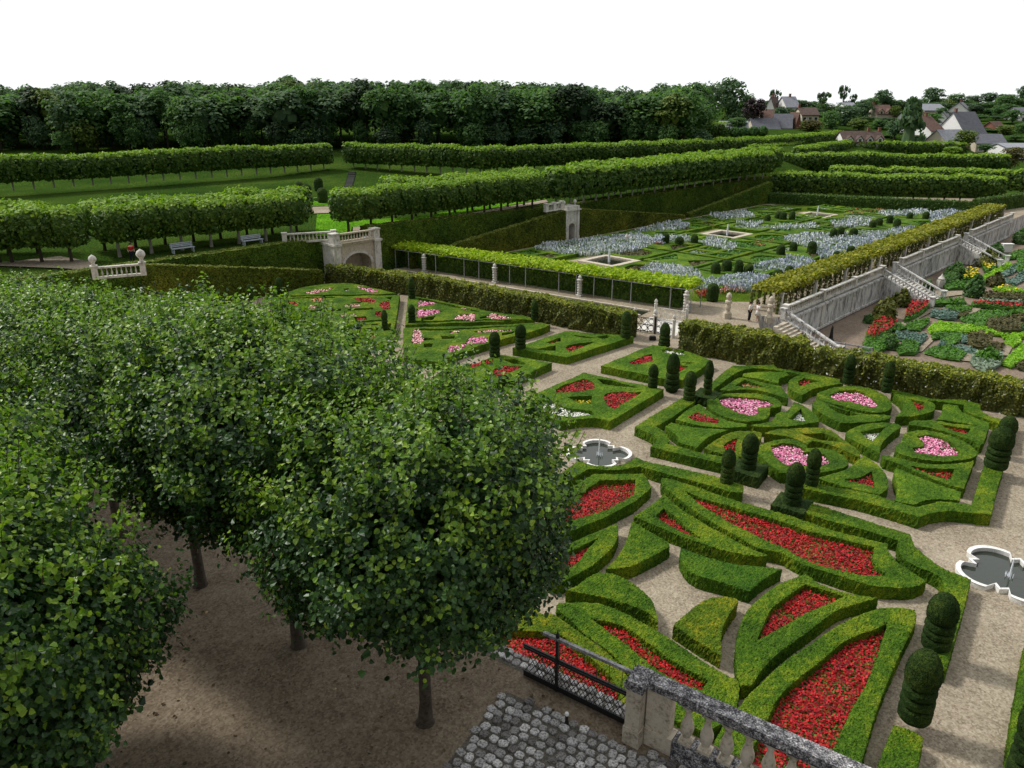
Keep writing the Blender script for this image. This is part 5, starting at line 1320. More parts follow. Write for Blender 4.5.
def kg(*p): return K(864,260,*p)
def kh(*p): return K(864,170,*p)
for px, mat, lb, kw in [
    (kg((12,478),(40,420),(110,372),(180,385),(215,402),(150,455),(45,508)), 'veg', 'nearer of the two red flower mounds beside the wall', dict(h=.5, flowers='red', cover=.95)),
    (kg((262,372),(275,320),(312,262),(380,258),(420,272),(390,310),(300,362)), 'veg', 'farther of the two red flower mounds beside the wall', dict(h=.5, flowers='red', cover=.95)),
    (kg((690,262),(850,268),(1040,282),(1040,308),(850,292),(700,280)), 'veg', 'long narrow red flower strip across the vegetable beds', dict(h=.4, flowers='red', cover=.75)),
    (kg((200,452),(300,452),(405,470),(370,522),(280,505),(212,488)), 'vegblue', 'nearer bed of blue green cabbages', dict(h=.35)),
    (kg((432,312),(520,308),(612,330),(590,366),(500,358),(428,342)), 'vegblue', 'farther bed of blue green cabbages', dict(h=.35)),
    (kg((520,290),(600,285),(690,290),(680,322),(620,326),(560,305)), 'veg', 'green leaf bed behind the farther cabbages', {}),
    (kg((612,372),(760,312),(940,325),(935,350),(800,372),(690,402)), 'veg', 'wide bed of mid green leaves right of the farther cabbages', {}),
    (kg((410,428),(480,385),(700,412),(900,442),(885,470),(650,450),(430,452)), 'veglime', 'long bright lime green strip through the middle of the beds', dict(h=.3)),
    (kg((880,650),(1030,515),(1060,540),(1060,600),(945,672)), 'veglime', 'bright lime green strip at the right edge of the picture', dict(h=.3)),
    (kg((908,490),(1000,488),(1010,512),(960,540),(905,515)), 'veglime', 'small bright lettuce bed at right', dict(h=.3)),
    (kg((380,580),(450,548),(560,540),(655,590),(610,632),(500,615)), 'veg', 'bed of round green heads just behind the vine hedge', {}),
    (kg((490,490),(560,450),(650,470),(600,520),(530,545)), 'veg', 'small green bed with white labels in the middle', {}),
    (kg((665,462),(740,445),(825,470),(815,540),(700,530)), 'vegbrown', 'brownish seed bed nearer the vine hedge', dict(h=.7)),
    (kg((800,372),(900,355),(1000,375),(1010,430),(880,435),(800,410)), 'vegbrown', 'brownish seed bed farther right', dict(h=.7)),
    (kg((215,560),(260,500),(330,510),(360,545),(330,580),(230,580)), 'veg', 'bright leaf bed at the corner of the vine hedge', dict(h=.4)),
    (kg((270,410),(330,380),(420,370),(410,400),(360,440),(280,440)), 'veg', 'dark leaf bed between the cabbages and the mound', {}),
    (kg((540,545),(640,540),(740,570),(700,590),(600,560)), 'vegblue', 'thin grey green row behind the round heads', {}),
    (kh((630,652),(660,632),(722,632),(738,668),(700,690),(640,690)), 'veg', 'yellow and orange flower clump nearer the stair', dict(h=.5, flowers='yellow', cover=.5)),
    (kh((760,600),(800,565),(850,560),(872,592),(830,620),(785,640)), 'veg', 'yellow flower clump farther from the stair', dict(h=.5, flowers='yellow', cover=.5)),
    (kh((730,690),(930,582),(948,610),(850,660),(760,712)), 'veglime', 'bright lime green row beside the yellow flowers', dict(h=.35)),
    (kh((820,745),(930,738),(1040,760),(1040,785),(900,770)), 'veglime', 'long yellow green row across the far beds', dict(h=.4, flowers='yellow', cover=.2)),
    (kh((950,520),(1040,500),(1040,560),(990,575)), 'veg', 'dark green bed at the far right', {}),
    (kh((870,690),(960,690),(1000,650),(1040,640),(1040,690),(960,730)), 'vegblue', 'grey green bed at the far right', {}),
    (kg((760,200),(1040,200),(1040,240),(770,225)), 'vegbrown', 'tall dull hedge like row behind the red strip', dict(h=.6)),
    (kg((510,150),(600,125),(690,140),(680,165),(540,170)), 'veg', 'low dark hedge at the corner of the far beds', dict(h=.5)),
    (kg((950,560),(1040,640),(1040,700),(985,690)), 'vegbrown', 'brown bare row beside the lime strip', dict(h=.15))]:
    vb_(px, mat, lb, **kw)
ex = [
    (kg((60,345),(110,330),(120,365),(70,372)), 'vinedark', 'dark low planting at the wall side of the nearer red mound', dict(h=.5)),
    (kg((-10,520),(60,500),(150,470),(190,480),(120,560),(20,580)), 'veg', 'green border between the rail fence and the nearer red mound', dict(h=.5)),
    (kg((440,470),(500,440),(540,455),(480,490),(440,500)), 'veg', 'small green bed under the lime green strip', {}),
    (kg((760,545),(860,520),(900,530),(880,570),(790,575)), 'vegbrown', 'low brown bed below the brownish seed bed', dict(h=.25)),
    (kg((620,480),(665,470),(670,520),(630,520)), 'vegblue', 'small grey green bed left of the nearer seed bed', {}),
    (kg((700,590),(790,560),(890,580),(880,650),(780,690),(690,650)), 'grey', 'silvery bed round the spreading grey bush', dict(h=.4)),
    (kg((880,470),(1040,455),(1040,485),(900,488)), 'veglime', 'second lime green strip running to the right edge', dict(h=.3)),
    (kg((940,350),(1040,330),(1040,365),(950,372)), 'vegbrown', 'reddish brown bed at the right edge under the red strip', dict(h=.35)),
    (kg((940,310),(1040,312),(1040,330),(940,330)), 'veg', 'thin green row under the red strip', {}),
    (kg((700,400),(800,378),(800,410),(720,416)), 'veg', 'small dark green bed above the lime green strip', {}),
    (kg((1000,400),(1040,395),(1040,450),(1000,445)), 'veg', 'mid green bed at the right edge', {}),
    (kg((740,240),(1040,246),(1040,262),(740,255)), 'grey', 'pale grey green row behind the red strip', dict(h=.3)),
    (kg((420,240),(640,240),(660,262),(440,268)), 'veg', 'dark green border in front of the middle stair', dict(h=.5)),
    (kh((510,640),(560,620),(630,600),(640,640),(560,690),(510,690)), 'wood', 'dark mixed shrubs beside the brown path', dict(h=.9)),
    (kh((860,640),(930,610),(990,600),(960,650),(880,680)), 'vegblue', 'grey green row right of the lime green row', {}),
    (kh((960,600),(1040,560),(1040,640),(990,650)), 'veg', 'dark green square bed at the right edge of the far beds', {}),
    (kh((880,540),(1040,530),(1040,550),(900,565)), 'veg', 'low green edging below the white stone block', dict(h=.3)),
    (kg((470,545),(500,505),(540,520),(520,545)), 'vegblue', 'tiny blue green bed in the middle', {}),
    (kg((150,440),(230,400),(280,420),(210,450)), 'veg', 'green edging between mound and cabbages', {}),
    (kg((620,330),(690,318),(640,352),(600,352)), 'vegbrown', 'tiny rusty bed between the cabbages and the wide green bed', dict(h=.3))]
for px, mat, lb, kw in ex: vb_(px, mat, lb, **kw)
def bush(px, py, wpx, hpx, mat, label, Z=KZ, name='round_bush', group='bushes of the kitchen garden'):
    c = P(px, py, Z); d = np.linalg.norm(c - np.array((0,0,H))); r = wpx/F*d/2*.82; h = hpx/F*d*.85; k = int(min(1100, 260+ (wpx*hpx)*1.6))
    u = rng.normal(size=(k,3)); u /= np.linalg.norm(u,axis=1,keepdims=True); u[:,2] = np.abs(u[:,2])*1.0
    rr = (rng.uniform(.72,1.04,k)*(1+.12*np.sin(u[:,0]*5)+.1*np.sin(u[:,1]*6)))[:,None]
    p = u*rr*np.array((r,r,h)); m = MB(); cv, cf = cards(p, u+rng.normal(0,.5,u.shape), rng.uniform(.7,1.2,k)*max(.16,d/F*2.6)); m.add(cv, cf)
    m.lathe([(r*.6,0),(r*.72,h*.4),(r*.5,h*.75),(.01,h*.85)], n=10)
    o = m.build(name, M[mat]); o.location = tuple(c); tag(o, label, 'bush', group)
for t in [(885,318,22,20,'vinedark','round dark rose bush on the path side of the nearer red mound'),(901,305,18,15,'vinedark','dark bush between the two red mounds'),(925,297,16,16,'wood','bush at the foot of the middle stair'),(974,296,18,19,'wood','round dark bush in the middle of the gravel crossing'),(891,348,15,14,'wood','dark bush at the near corner of the cabbage bed'),(988,361,22,13,'veg','spreading green bush just behind the vine hedge'),(955,278,18,14,'wood','dark bush beside the nearer yellow clump'),(986,266,20,14,'vinedark','brownish dark bush behind the yellow clumps'),(1021,243,14,14,'wood','rounded bush at the far right edge'),(995,286,16,12,'vegbrown','low brownish bush beside the lime row'),(995,255,14,10,'wood','small dark bush near the white stone block'),(868,322,9,8,'wood','small shrub by the iron lamp')]:
    bush(*t)
c = P(1006,252,KZ); m = MB(); m.box((0,0,.55),(1.3,.5,1.1)); m.box((0,0,1.16),(1.5,.7,.12)); o = m.build('stone_block', M['render']); o.location = tuple(c); tag(o, 'white stone block at the foot of the far stair', 'stone block')
c = P(940,287,KZ); m = MB(); m.box((0,0,.4),(.7,.7,.8)); m.lathe([(.3,.8),(.4,1.0),(.15,1.3),(.02,1.6)], n=10); o = m.build('stone_pedestal', M['whitestone']); o.location = tuple(c); tag(o, 'white stone pedestal at the bottom of the middle stair', 'pedestal')
# little walkers' paths of lighter gravel between the beds
for px in ([kg((320,590),(430,490),(470,490),(370,585))], [kg((610,640),(670,590),(720,600),(690,650))], [kg((860,610),(900,540),(960,540),(920,610))], [kg((430,200),(660,170),(670,215),(450,245))], [kg((640,360),(700,305),(750,310),(690,350))], [kg((200,420),(440,300),(470,310),(250,430))]):
    far_sheet(px[0], KZ, 'garden_path', 'gravel', .012)
# ================================================================== clipped lime rows
def allee_mesh(seed, w, d, h, z0, n, size, top_share=.32):
    r = np.random.default_rng(seed); m = MB()
    # core box, rounded
    def rb(u):
        p = 6.5; q = (np.abs(u[:,0]/(w/2))**p + np.abs(u[:,1]/(d/2))**p + np.abs(u[:,2]/(h/2))**p)**(-1/p); return u*q[:,None]
    u = r.normal(size=(n,3)); u /= np.abs(u).max(1, keepdims=True); u *= r.uniform(.8,1,(n,3)); u /= np.linalg.norm(u,axis=1,keepdims=True)
    p = rb(u)*(r.uniform(.88,1.03,n) + .02*np.sin(u[:,0]*6+seed)+.02*np.sin(u[:,2]*7))[:,None]
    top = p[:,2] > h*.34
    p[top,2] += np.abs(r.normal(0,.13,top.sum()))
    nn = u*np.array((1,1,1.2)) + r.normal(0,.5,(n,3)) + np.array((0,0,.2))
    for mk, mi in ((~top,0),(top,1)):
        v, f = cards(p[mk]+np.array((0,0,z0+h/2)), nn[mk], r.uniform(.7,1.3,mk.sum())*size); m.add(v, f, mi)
    k = 8; th = np.linspace(-1, 1, 5)
    g = [(w*.36*c, z0+h/2+h*.42*t) for c, t in ((.55,-1),(.95,-.6),(1,0),(.95,.6),(.5,1),(.001,1.01))]
    m.lathe([(a, b) for a, b in g], n=8, mat=0)
    return m
def row_protos(w, d, h, z0, n, size, bark, merged):
    out = []
    for sd in (1, 5, 9):
        m = allee_mesh(sd, w, d, h, z0, n, size)
        if merged:
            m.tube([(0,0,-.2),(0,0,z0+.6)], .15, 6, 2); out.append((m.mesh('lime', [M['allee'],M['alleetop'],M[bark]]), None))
        else:
            t = MB(); t.tube([(0,0,-.2),(.02,0,.4),(0,.02,z0+.7)], [.2,.15,.13], 8)
            for a in range(4): t.tube([(0,0,z0-.1),(.8*math.cos(a*1.6),.8*math.sin(a*1.6),z0+.9)], [.09,.05], 5)
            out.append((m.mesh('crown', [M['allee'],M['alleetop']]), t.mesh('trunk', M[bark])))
    return out
def row(pa_, pb_, Z, spacing, protos, label, group, lat=0.0, sc=(1,1,1), world=False, skip=()):
    a = np.array(pa_) if world else P(*pa_, Z)[:2]; b = np.array(pb_) if world else P(*pb_, Z)[:2]
    t = (b-a)/np.linalg.norm(b-a); n = np.array((-t[1],t[0])); Ln = np.linalg.norm(b-a); k = max(1, int(round(Ln/spacing))); rz = ang2(t)
    a = a+n*lat; b = b+n*lat
    for i in range(k+1):
        if i in skip: continue
        q = a+(b-a)*i/k + n*random.gauss(0,.06); z = float(ground_z(q[0], q[1])) if Z is not None and not world else Z
        z = Z
        cr, tr = random.choice(protos); s = tuple(x*random.uniform(.95,1.06) for x in sc)
        rz2 = rz + (math.pi if random.random() < .5 else 0)
        if tr is None:
            o = link('lime_tree', cr, None, (*q, z), rz2, s)
        else:
            o = empty('lime_tree', (*q, z), rz2); link('crown', cr, o, sc=s); link('trunk', tr, o)
        tag(o, label, 'tree', group)
NEAR = row_protos(3.3, 3.3, 3.2, 1.5, 1500, .27, 'bark', False)
NEARP = row_protos(3.3, 3.3, 3.1, 1.5, 1500, .27, 'palebark', False)
FAR = row_protos(3.3, 3.6, 3.65, 1.15, 800, .42, 'palebark', True)
FARD = row_protos(3.4, 3.6, 3.6, 1.1, 700, .42, 'bark', True)
row((13,262.7),(72,262.0), 4.05, 2.75, NEAR, 'clipped lime in the front row at the far left, beside the gravel walk', 'clipped limes at the far left')
row((-60,266),(0,263), 4.05, 2.75, NEAR, 'clipped lime in the front row at the far left, beside the gravel walk', 'clipped limes at the far left')
row((120,256.5),(292,237.5), 4.05, 2.9, NEARP, 'clipped lime in the front row behind the hornbeam wall, left of the arch', 'front row of limes left of the arch')
row((105,250.0),(297,231), 4.05, 2.9, NEAR, 'clipped lime in the second row behind the hornbeam wall, left of the arch', 'second row of limes left of the arch')
row((-50,254),(38,253), 4.05, 2.9, NEAR, 'clipped lime in the second row at the far left edge', 'second row of limes at the far left')
row((372,230),(532,210), 4.1, 2.9, NEAR, 'clipped lime in the front row between the arch and the pavilion', 'front row of limes right of the arch')
row((349,233),(349.1,233.0), 4.1, 2.9, NEAR[:1], 'single clipped lime standing apart just above the stone arch', 'lone lime above the arch', skip=(1,))
row((396,218),(524,205.3), 4.1, 2.9, NEAR, 'clipped lime in the second row between the arch and the pavilion', 'second row of limes right of the arch')
row((556,206),(762,178), 4.25, 2.95, FAR, 'clipped lime in the row behind the hornbeam wall right of the pavilion', 'front row of limes right of the pavilion')
row((578,198),(770,173), 4.3, 2.95, FAR, 'clipped lime in the second row right of the pavilion', 'second row of limes right of the pavilion')
# beyond the lawn
row((-30,192),(324,169.3), 5, 2.9, FAR, 'clipped lime with a pale trunk above the lawn slope, left of the gap', 'limes above the lawn slope left')
row((354,168.3),(480,174), 5, 2.9, FAR, 'clipped lime with a pale trunk above the lawn slope, right of the gap', 'limes above the lawn slope right')
row((484,174),(705,162), 5, 2.9, FARD, 'clipped lime in the dark far row running on to the right', 'far dark lime row')
row((705,162),(835,149), 4.6, 3.0, FARD, 'clipped lime in the dark far row running on to the right', 'far dark lime row')
row((470,148),(720,143), 7.5, 3.1, FARD, 'clipped lime in the thin row at the foot of the wood', 'limes at the foot of the wood')
# right hand rows
def zrow(x0, y0, x1, y1, z0_, z1_): return PD(x0, y0, z0_)[:2], PD(x1, y1, z1_)[:2]
a, b = zrow(771,196,856,197,150,147); row(a, b, .0, 2.9, FARD, 'clipped lime in the left block directly behind the far hedge', 'left lime block behind the far hedge', world=True, sc=(1,1,1.0))
a, b = zrow(867,197,992,199,147,143); row(a, b, .0, 2.9, FARD, 'clipped lime in the right block directly behind the far hedge', 'right lime block behind the far hedge', world=True, sc=(1,1,1.0))
a, b = zrow(835,190,1003,190,157,150); row(a, b, .5, 2.9, FARD, 'clipped lime in the second row behind the far hedge', 'second lime row behind the far hedge', world=True)
a, b = zrow(1001,195,1060,190,150,143); row(a, b, .6, 2.9, FARD, 'clipped lime in the group at the far right edge', 'limes at the right edge', world=True)
a, b = zrow(772,172,998,172,176,170); row(a, b, 1.9, 3.0, FARD, 'clipped lime in the third row, below the village', 'third lime row below the village', world=True)
a, b = zrow(846,154,958,155,214,210); row(a, b, 2.3, 3.2, FARD, 'clipped lime in the farthest short row below the white dormered house', 'farthest lime row below the village', world=True)
a, b = zrow(752,166,826,146,186,222); row(a, b, 3.6, 3.1, FARD, 'clipped lime in the slanting row climbing to the barns', 'slanting lime row', world=True, sc=(1,1,.85))
a, b = zrow(800,166,852,150,186,216); row(a, b, 3.4, 3.1, FARD, 'clipped lime in the second slanting row beside the dormered house', 'second slanting lime row', world=True, sc=(1,1,.85))
# ball headed little trees before the barn
bm = MB(); u = rng.normal(size=(260,3)); u /= np.linalg.norm(u,axis=1,keepdims=True)
cv, cf = cards(u*1.35*rng.uniform(.9,1.05,(260,1))+np.array((0,0,2.2)), u+rng.normal(0,.4,u.shape), .5); bm.add(cv, cf); bm.lathe([(.3,1),(1.1,1.6),(1.15,2.4),(.5,3.2),(.01,3.3)], n=8); bm.tube([(0,0,-.2),(0,0,1.2)], .1, 5, 1)
bme = bm.mesh('ball_tree', [M['wood'], M['bark']])
for i in range(9):
    q = PD(686+i*9.5, 141.5-.3*i, 205); o = link('ball_tree', bme, None, (q[0],q[1],q[2]-.3), i); tag(o, 'little round headed tree in the row before the grey barn', 'tree', 'round headed trees before the barn')

# ================================================================== things on the upper terrace
def bench(px, py, Z, label, rz):
    e = empty('bench', P(px,py,Z), rz); tag(e, label, 'bench', 'benches on the upper terrace')
    s = MB(); 
    for k in range(3): s.box((0,-.2+k*.2,.46),(2.2,.15,.05))
    s.build('seat', M['benchwood'], e)
    b = MB()
    for k in range(3): b.box((0,.32+.03*k,.62+k*.14),(2.2,.04,.10))
    b.build('backrest', M['benchwood'], e)
    for x in (-.95,.95):
        l = MB(); l.box((x,0,.22),(.08,.5,.44)); l.box((x,.32,.5),(.08,.06,.95)); l.build('leg', M['benchwood'], e)
bench(183.5,252.5,4.1,'grey blue bench under the limes farther left of the arch', ang2(WD)); bench(253,244.5,4.1,'grey blue bench under the limes nearer the arch', ang2(WD))
far_sheet([(315,236),(317,214),(346,213),(352,221),(420,216),(505,202),(545,197),(545,199),(420,221),(352,227),(350,235)], 4.0, 'lawn', 'lawn', .10)
far_sheet([(300,214),(302,207),(350,206),(348,212)], 4.0, 'terrace_path', 'gravel', .12)
far_sheet([(353,227),(420,221.5),(546,199.5),(548,202),(420,225),(353,231)], 4.0, 'terrace_path', 'gravel', .12)
far_sheet([(-20,265),(60,256),(94,262),(96,270),(60,268)], 4.0, 'terrace_path', 'gravel', .12)
far_sheet([(285,206),(300,199),(345,194),(352,200),(350,206)], 4.0, 'lawn', 'lawn', .08)
far_sheet([(308,199),(346,195),(352,199),(322,202)], 4.0, 'pond_water', 'jet' if False else 'water', .14)
for i, (x, y) in enumerate([(307.5,199),(300,196),(323,203),(319,191)]):
    o = link('clipped_yew', DM[i % 2], None, P(x, y, 4.0), i, (1.6,1.6,1.5)); tag(o, 'dark clipped yew drum on the lawn by the pond', 'topiary', 'yew drums by the pond')
# pale steps up the lawn slope
M['stepdark'] = flat_mat('mossy_step', (.05,.055,.045), .9, .1, .3, 3)
p0, p1 = P(347,190,4.2)[:2], P(352,172,4.8)[:2]
e = empty('lawn_steps', (*p0, 4.1)); tag(e, 'dark flight of steps in the gap of the lawn slope', 'steps')
for i in range(14):
    q = (p1-p0)*i/13; m = MB(); m.box((*q, float(ground_z(*(p0+q)))-4.1+.12), (1.3,1.2,.2), 0); m.build('step', M['stepdark'], e)

# ================================================================== the wood
def crown_mesh(seed, n, size, flat=1.0, cone=False, airy=0.0, asp=1.0):
    """unit crown: radius 1, height 0..1 -> clumps of leaves with gaps between"""
    r = np.random.default_rng(seed); m = MB(); nc = 26 if not airy else 15
    for i in range(nc):
        if cone:
            z = r.random()**1.3; q = (1-z)*.85+.06; a = r.random()*6.28; c = np.array((q*math.cos(a)*r.random()**.4, q*math.sin(a)*r.random()**.4, z)); cr = .16+.22*(1-z)
            sc_ = np.array((cr, cr, cr*.42))
        else:
            u = r.normal(size=3); u /= np.linalg.norm(u); k = r.uniform(.45,.80); c = np.array((u[0]*k, u[1]*k, .52+u[2]*k*.52)); cr = r.uniform(.24,.40)*(1-.3*airy)
            sc_ = np.array((cr, cr, cr*.55*flat))
        k = n//nc; u = r.normal(size=(k,3)); u /= np.linalg.norm(u,axis=1,keepdims=True)
        p = c + u*sc_*r.uniform(.75,1.08,(k,1)); nn = u*np.array((1,1,1.3)) + r.normal(0,.45,(k,3))
        v, f = cards(p, nn, r.uniform(.7,1.3,k)*size); m.add(v, f)
    if not airy and not cone: m.lathe([(.2,.12),(.6,.3),(.66,.55),(.45,.8),(.01,.9)], n=7)
    if cone: m.lathe([(.30,.05),(.22,.35),(.1,.7),(.01,.9)], n=7)
    return m
def wood_crown(seed, n=1500):
    """a broad rounded woodland crown, radius 1 and height 2.1, in clumps with dark gaps"""
    r = np.random.default_rng(seed); m = MB(); nc = 60
    for i in range(nc):
        u = r.normal(size=3); u /= np.linalg.norm(u); u[2] = abs(u[2])*1.0 if r.random() < .45 else u[2]
        k = r.uniform(.55,.80); c = np.array((u[0]*k, u[1]*k, 1.0+u[2]*k*1.02)); cr = r.uniform(.20,.34)
        k2 = n//nc; d = r.normal(size=(k2,3)); d /= np.linalg.norm(d,axis=1,keepdims=True); d[:,2] = np.where(r.random(k2) < .75, np.abs(d[:,2]), d[:,2])
        p = c + d*cr*np.array((1,1,.8))*r.uniform(.8,1.1,(k2,1)); nn = d + r.normal(0,.4,(k2,3)) + np.array((0,0,.85))
        v, f = cards(p, nn, r.uniform(.6,1.25,k2)*.125); m.add(v, f)
    k = 120; u = r.normal(size=(k,3)); u /= np.linalg.norm(u,axis=1,keepdims=True)
    v, f = cards(u*r.uniform(.1,.45,(k,1))+np.array((0,0,.95)), u, .34); m.add(v, f)
    return m
def forest_part(rows, top_px, name, label, x0, x1, lowfill, seed=5, rad=(4.6,7.4)):
    protos = [wood_crown(s) for s in (1,2,3,4,5,6)]
    out = MB(); r = np.random.default_rng(seed); tx, ty = zip(*top_px)
    for k, (z, dpx) in enumerate(rows):
        for px in np.arange(x0+k*5, x1, dpx):
            px2 = px + r.normal(0,3); q = PD(px2, 150, z+r.normal(0,2.5)); g = float(ground_z(q[0],q[1]))
            for low in ((False, True) if lowfill and k == 0 else (False,)):
                yt = np.interp(px2, tx, ty) + r.uniform(-2.5, 6) + (0 if k >= len(rows)-2 else 9*r.random())
                ht = PD(px2, yt, z)[2]-g; rd = r.uniform(*rad)
                if low: ht = r.uniform(5,9); rd = r.uniform(2.2,3.4)
                ch = min(ht*.88, rd*2.3*r.uniform(.9,1.15)) if not low else ht; lo = ht-ch
                qx, qy = q[0]+(r.normal(0,2) if low else 0), q[1]-(3.5 if low else 0)
                a = r.random()*6.28; c0, s0 = math.cos(a), math.sin(a); pr = protos[r.integers(6)]
                M_ = lambda v: np.stack([(v[:,0]*c0-v[:,1]*s0)*rd+qx, (v[:,0]*s0+v[:,1]*c0)*rd+qy, g+lo+v[:,2]*ch/2.1], 1)
                mi = r.choice([0,0,0,1,1,4]); mi = 2 if r.random() < .05 else mi
                o2 = MB(); o2.v, o2.f, o2.n = pr.v, pr.f, pr.n; o2.m = [np.full(len(x), mi, int) for x in pr.m]
                out.merge(o2, M_)
                if k < 2 and not low: out.tube([(qx,qy,g-.5),(qx+.2,qy,g+ht*.7)], [.28,.15], 5, 3)
    tag(out.build(name, [M['wood'], M['woodb'], M['woody'], M['bark'], M['woodd']]), label, 'wood', kind='stuff')
M['woodd'] = leaf_mat('woodland_leaf_deep', (.016,.036,.016), (.028,.058,.022), (.050,.090,.028), .7, .2, .12, .05)
TOPS = [(-60,82),(0,79),(30,84),(58,83),(85,75),(118,79),(140,84),(158,80),(195,77),(228,83),(255,79),(275,76),(292,73),(330,78),(380,76),(430,77),(480,76),(520,78),(560,79),(590,83),(612,87),(640,85),(668,81),(690,80),(720,84)]
forest_part(((180,19),(189,17),(200,15),(213,14)), TOPS, 'forest', 'dense dark wood of tall broadleaf trees along the skyline', -75, 700, True)
FT = [(740,99),(770,100),(800,102),(830,101),(860,98),(900,98),(940,97),(980,96),(1010,94),(1060,92)]
forest_part(((306,13),(322,11)), FT, 'far_wood', 'hazy far trees along the skyline behind the village', 745, 1075, False, 8, (3.6,5.4))
MT = [(800,117),(830,114),(860,117),(900,119),(940,116),(980,114),(1060,112)]
forest_part(((268,15),), MT, 'village_shrubbery', 'mixed greenery filling the slope between the village houses', 806, 1060, False, 12, (2.6,3.8))
MT2 = [(700,128),(800,130),(830,132),(900,131),(1000,131),(1060,128)]
forest_part(((243,16),), MT2, 'garden_shrubbery', 'mixed greenery in front of the lowest village houses', 806, 1050, False, 14, (2.2,3.2))
forest_part(((289,13),), [(740,107),(800,108),(860,108),(930,106),(1060,102)], 'hill_shrubbery', 'mixed trees on the slope just below the skyline', 745, 1070, False, 15, (3,4.6))
forest_part(((256,15),), [(740,124),(860,124),(930,123),(1060,119)], 'lane_shrubbery', 'mixed greenery along the village lane', 812, 1060, False, 16, (2.2,3.3))
forest_part(((229,15),), [(740,136),(860,136),(930,137),(1060,135)], 'orchard_shrubbery', 'mixed greenery behind the farthest lime row', 806, 1060, False, 17, (2.2,3.3))
# ================================================================== village
def tmesh(kind):
    if kind == 'cone': return crown_mesh(31, 900, .14, cone=True)
    if kind == 'airy': return crown_mesh(37, 420, .15, airy=1.0)
    return crown_mesh(40+len(kind), 1000, .15)
TM = {k: tmesh(k).mesh for k in ()}
TCACHE = {}
def vtree(px, yb, yt, wpx, z, mat, label, kind='round', lo=.12):
    b, t = PD(px, yb, z), PD(px, yt, z); h = t[2]-b[2]; r = wpx/F*z/2
    key = (kind, mat) if kind != 'round' else ('wood%d' % (int(px) % 3), mat)
    if key not in TCACHE: TCACHE[key] = (wood_crown(60+int(px) % 3) if kind == 'round' else tmesh(kind)).mesh('crown', M[mat])
    lo = .35 if kind == 'airy' else lo
    e = empty('village_tree', b, px*.37); tag(e, label, 'tree', 'trees round the village')
    link('crown', TCACHE[key], e, (0,0,h*lo), 0, (r, r, h*(1-lo)*(.52 if kind == 'round' else 1)))
    tk = MB(); tk.tube([(0,0,-1.5),(0,0,h*.5),(.1*r,0,h*.8)], [.35,.22,.08], 6)
    if kind == 'airy':
        for a in range(5): tk.tube([(0,0,h*(.3+.08*a)),(r*.7*math.cos(a*2.2),r*.7*math.sin(a*2.2),h*(.5+.09*a))], [.12,.04], 4)
    tk.build('trunk', M['bark'], e)
for t in [
    (697,140,84,34,215,'wood','broad green tree at the right end of the wood, pale crown'),(684,140,90,30,205,'woody','yellowish green tree in front of the wood end'),
    (727,135,77,36,260,'woodb','tall dark tree breaking the skyline left of the copper beech'),(708,135,82,26,255,'woodb','dark tree between the wood and the tallest tree'),(744,132,92,20,262,'wood','green tree behind the copper beech'),
    (752,132,96,24,240,'copper','dark purple copper beech left of the gabled house'),(736,132,117,22,228,'wood','low rounded tree above the grey barn'),
    (774,112,86,13,300,'woodb','thin pale tree behind the twin gabled house','airy'),(781,122,106,19,250,'woodb','dark tree in front of the twin gabled house'),
    (800,112,99,18,295,'woodb','low tree right of the twin gabled house'),(822,112,89,17,300,'woodb','airy two stemmed tree on the skyline','airy'),(842,112,81,13,310,'woodb','tallest thin airy tree on the skyline','airy'),
    (851,112,91,9,312,'woodb','small airy tree beside the tallest thin one','airy'),(810,137,119,26,232,'olive','olive brown tree beside the brick gable'),
    (829,138,110,22,240,'wood','dark green tree right of the cream house'),(843,135,104,30,250,'woodb','large dark tree behind the dormered house'),(858,134,118,24,236,'woody','yellow green rounded tree above the dormered house'),(862,126,99,20,270,'woodb','blue green tree left of the brown dormer house'),
    (881,115,88,20,300,'woodb','rounded tree topped by a point behind the brown dormer house'),(870,118,97,16,295,'wood','mid green tree on the skyline behind the brown house'),(879,132,119,20,242,'wood','green shrubby tree below the brown dormer house'),(894,120,105,12,265,'woody','pale yellow green tree right of the brown dormer house'),
    (907,146,99,44,222,'woodb','huge dark cedar beside the red roofed house','cone',.03),(893,144,118,22,226,'woodb','dark tree at the left foot of the cedar'),
    (931,112,87,24,310,'woodb','dense round tree on the skyline above the cream gable'),(921,112,98,16,305,'wood','smaller tree at the left of the dense round skyline tree'),(954,112,93,22,315,'wood','broad tree on the skyline right of the dense round one'),
    (931,127,113,22,250,'veg','bright green tree in front of the cream gable'),(940,120,107,14,262,'wood','dark bush like tree above the bright green one'),
    (963,152,129,26,212,'woody','round yellow green tree before the steep slate roof'),(951,156,146,20,190,'alleetop','bright low tree at the end of the farthest lime row'),(985,152,144,20,205,'wood','dark shrub tree under the cream wall'),
    (1009,172,146,26,180,'olive','rusty topped tree at the right edge above the limes'),(1012,124,109,18,255,'wood','dark tree right of the big white house'),(998,120,104,16,270,'wood','green tree behind the big white house'),
    (1004,138,124,20,238,'woody','light green tree below the right edge houses'),(1020,138,122,18,240,'wood','green tree at the right edge below the white wall'),
    (972,108,95,20,320,'woodb','hazy tree on the far skyline above the upper white gable'),(987,108,92,20,322,'woodb','rounded hazy tree on the far skyline'),(1004,108,93,22,322,'wood','hazy green tree on the far skyline right'),(1021,106,85,16,318,'woodb','tall dark tree at the right end of the skyline'),
    (913,108,98,10,318,'wood','small pale tree on the skyline behind the cedar'),(1018,112,98,18,300,'wood','green tree at the right skyline below the tall dark one'),(990,118,108,18,285,'wood','dark green tree right of the upper white gable'),(790,112,100,12,305,'wood','small tree on the skyline behind the twin gabled house')]:
    vtree(*t)
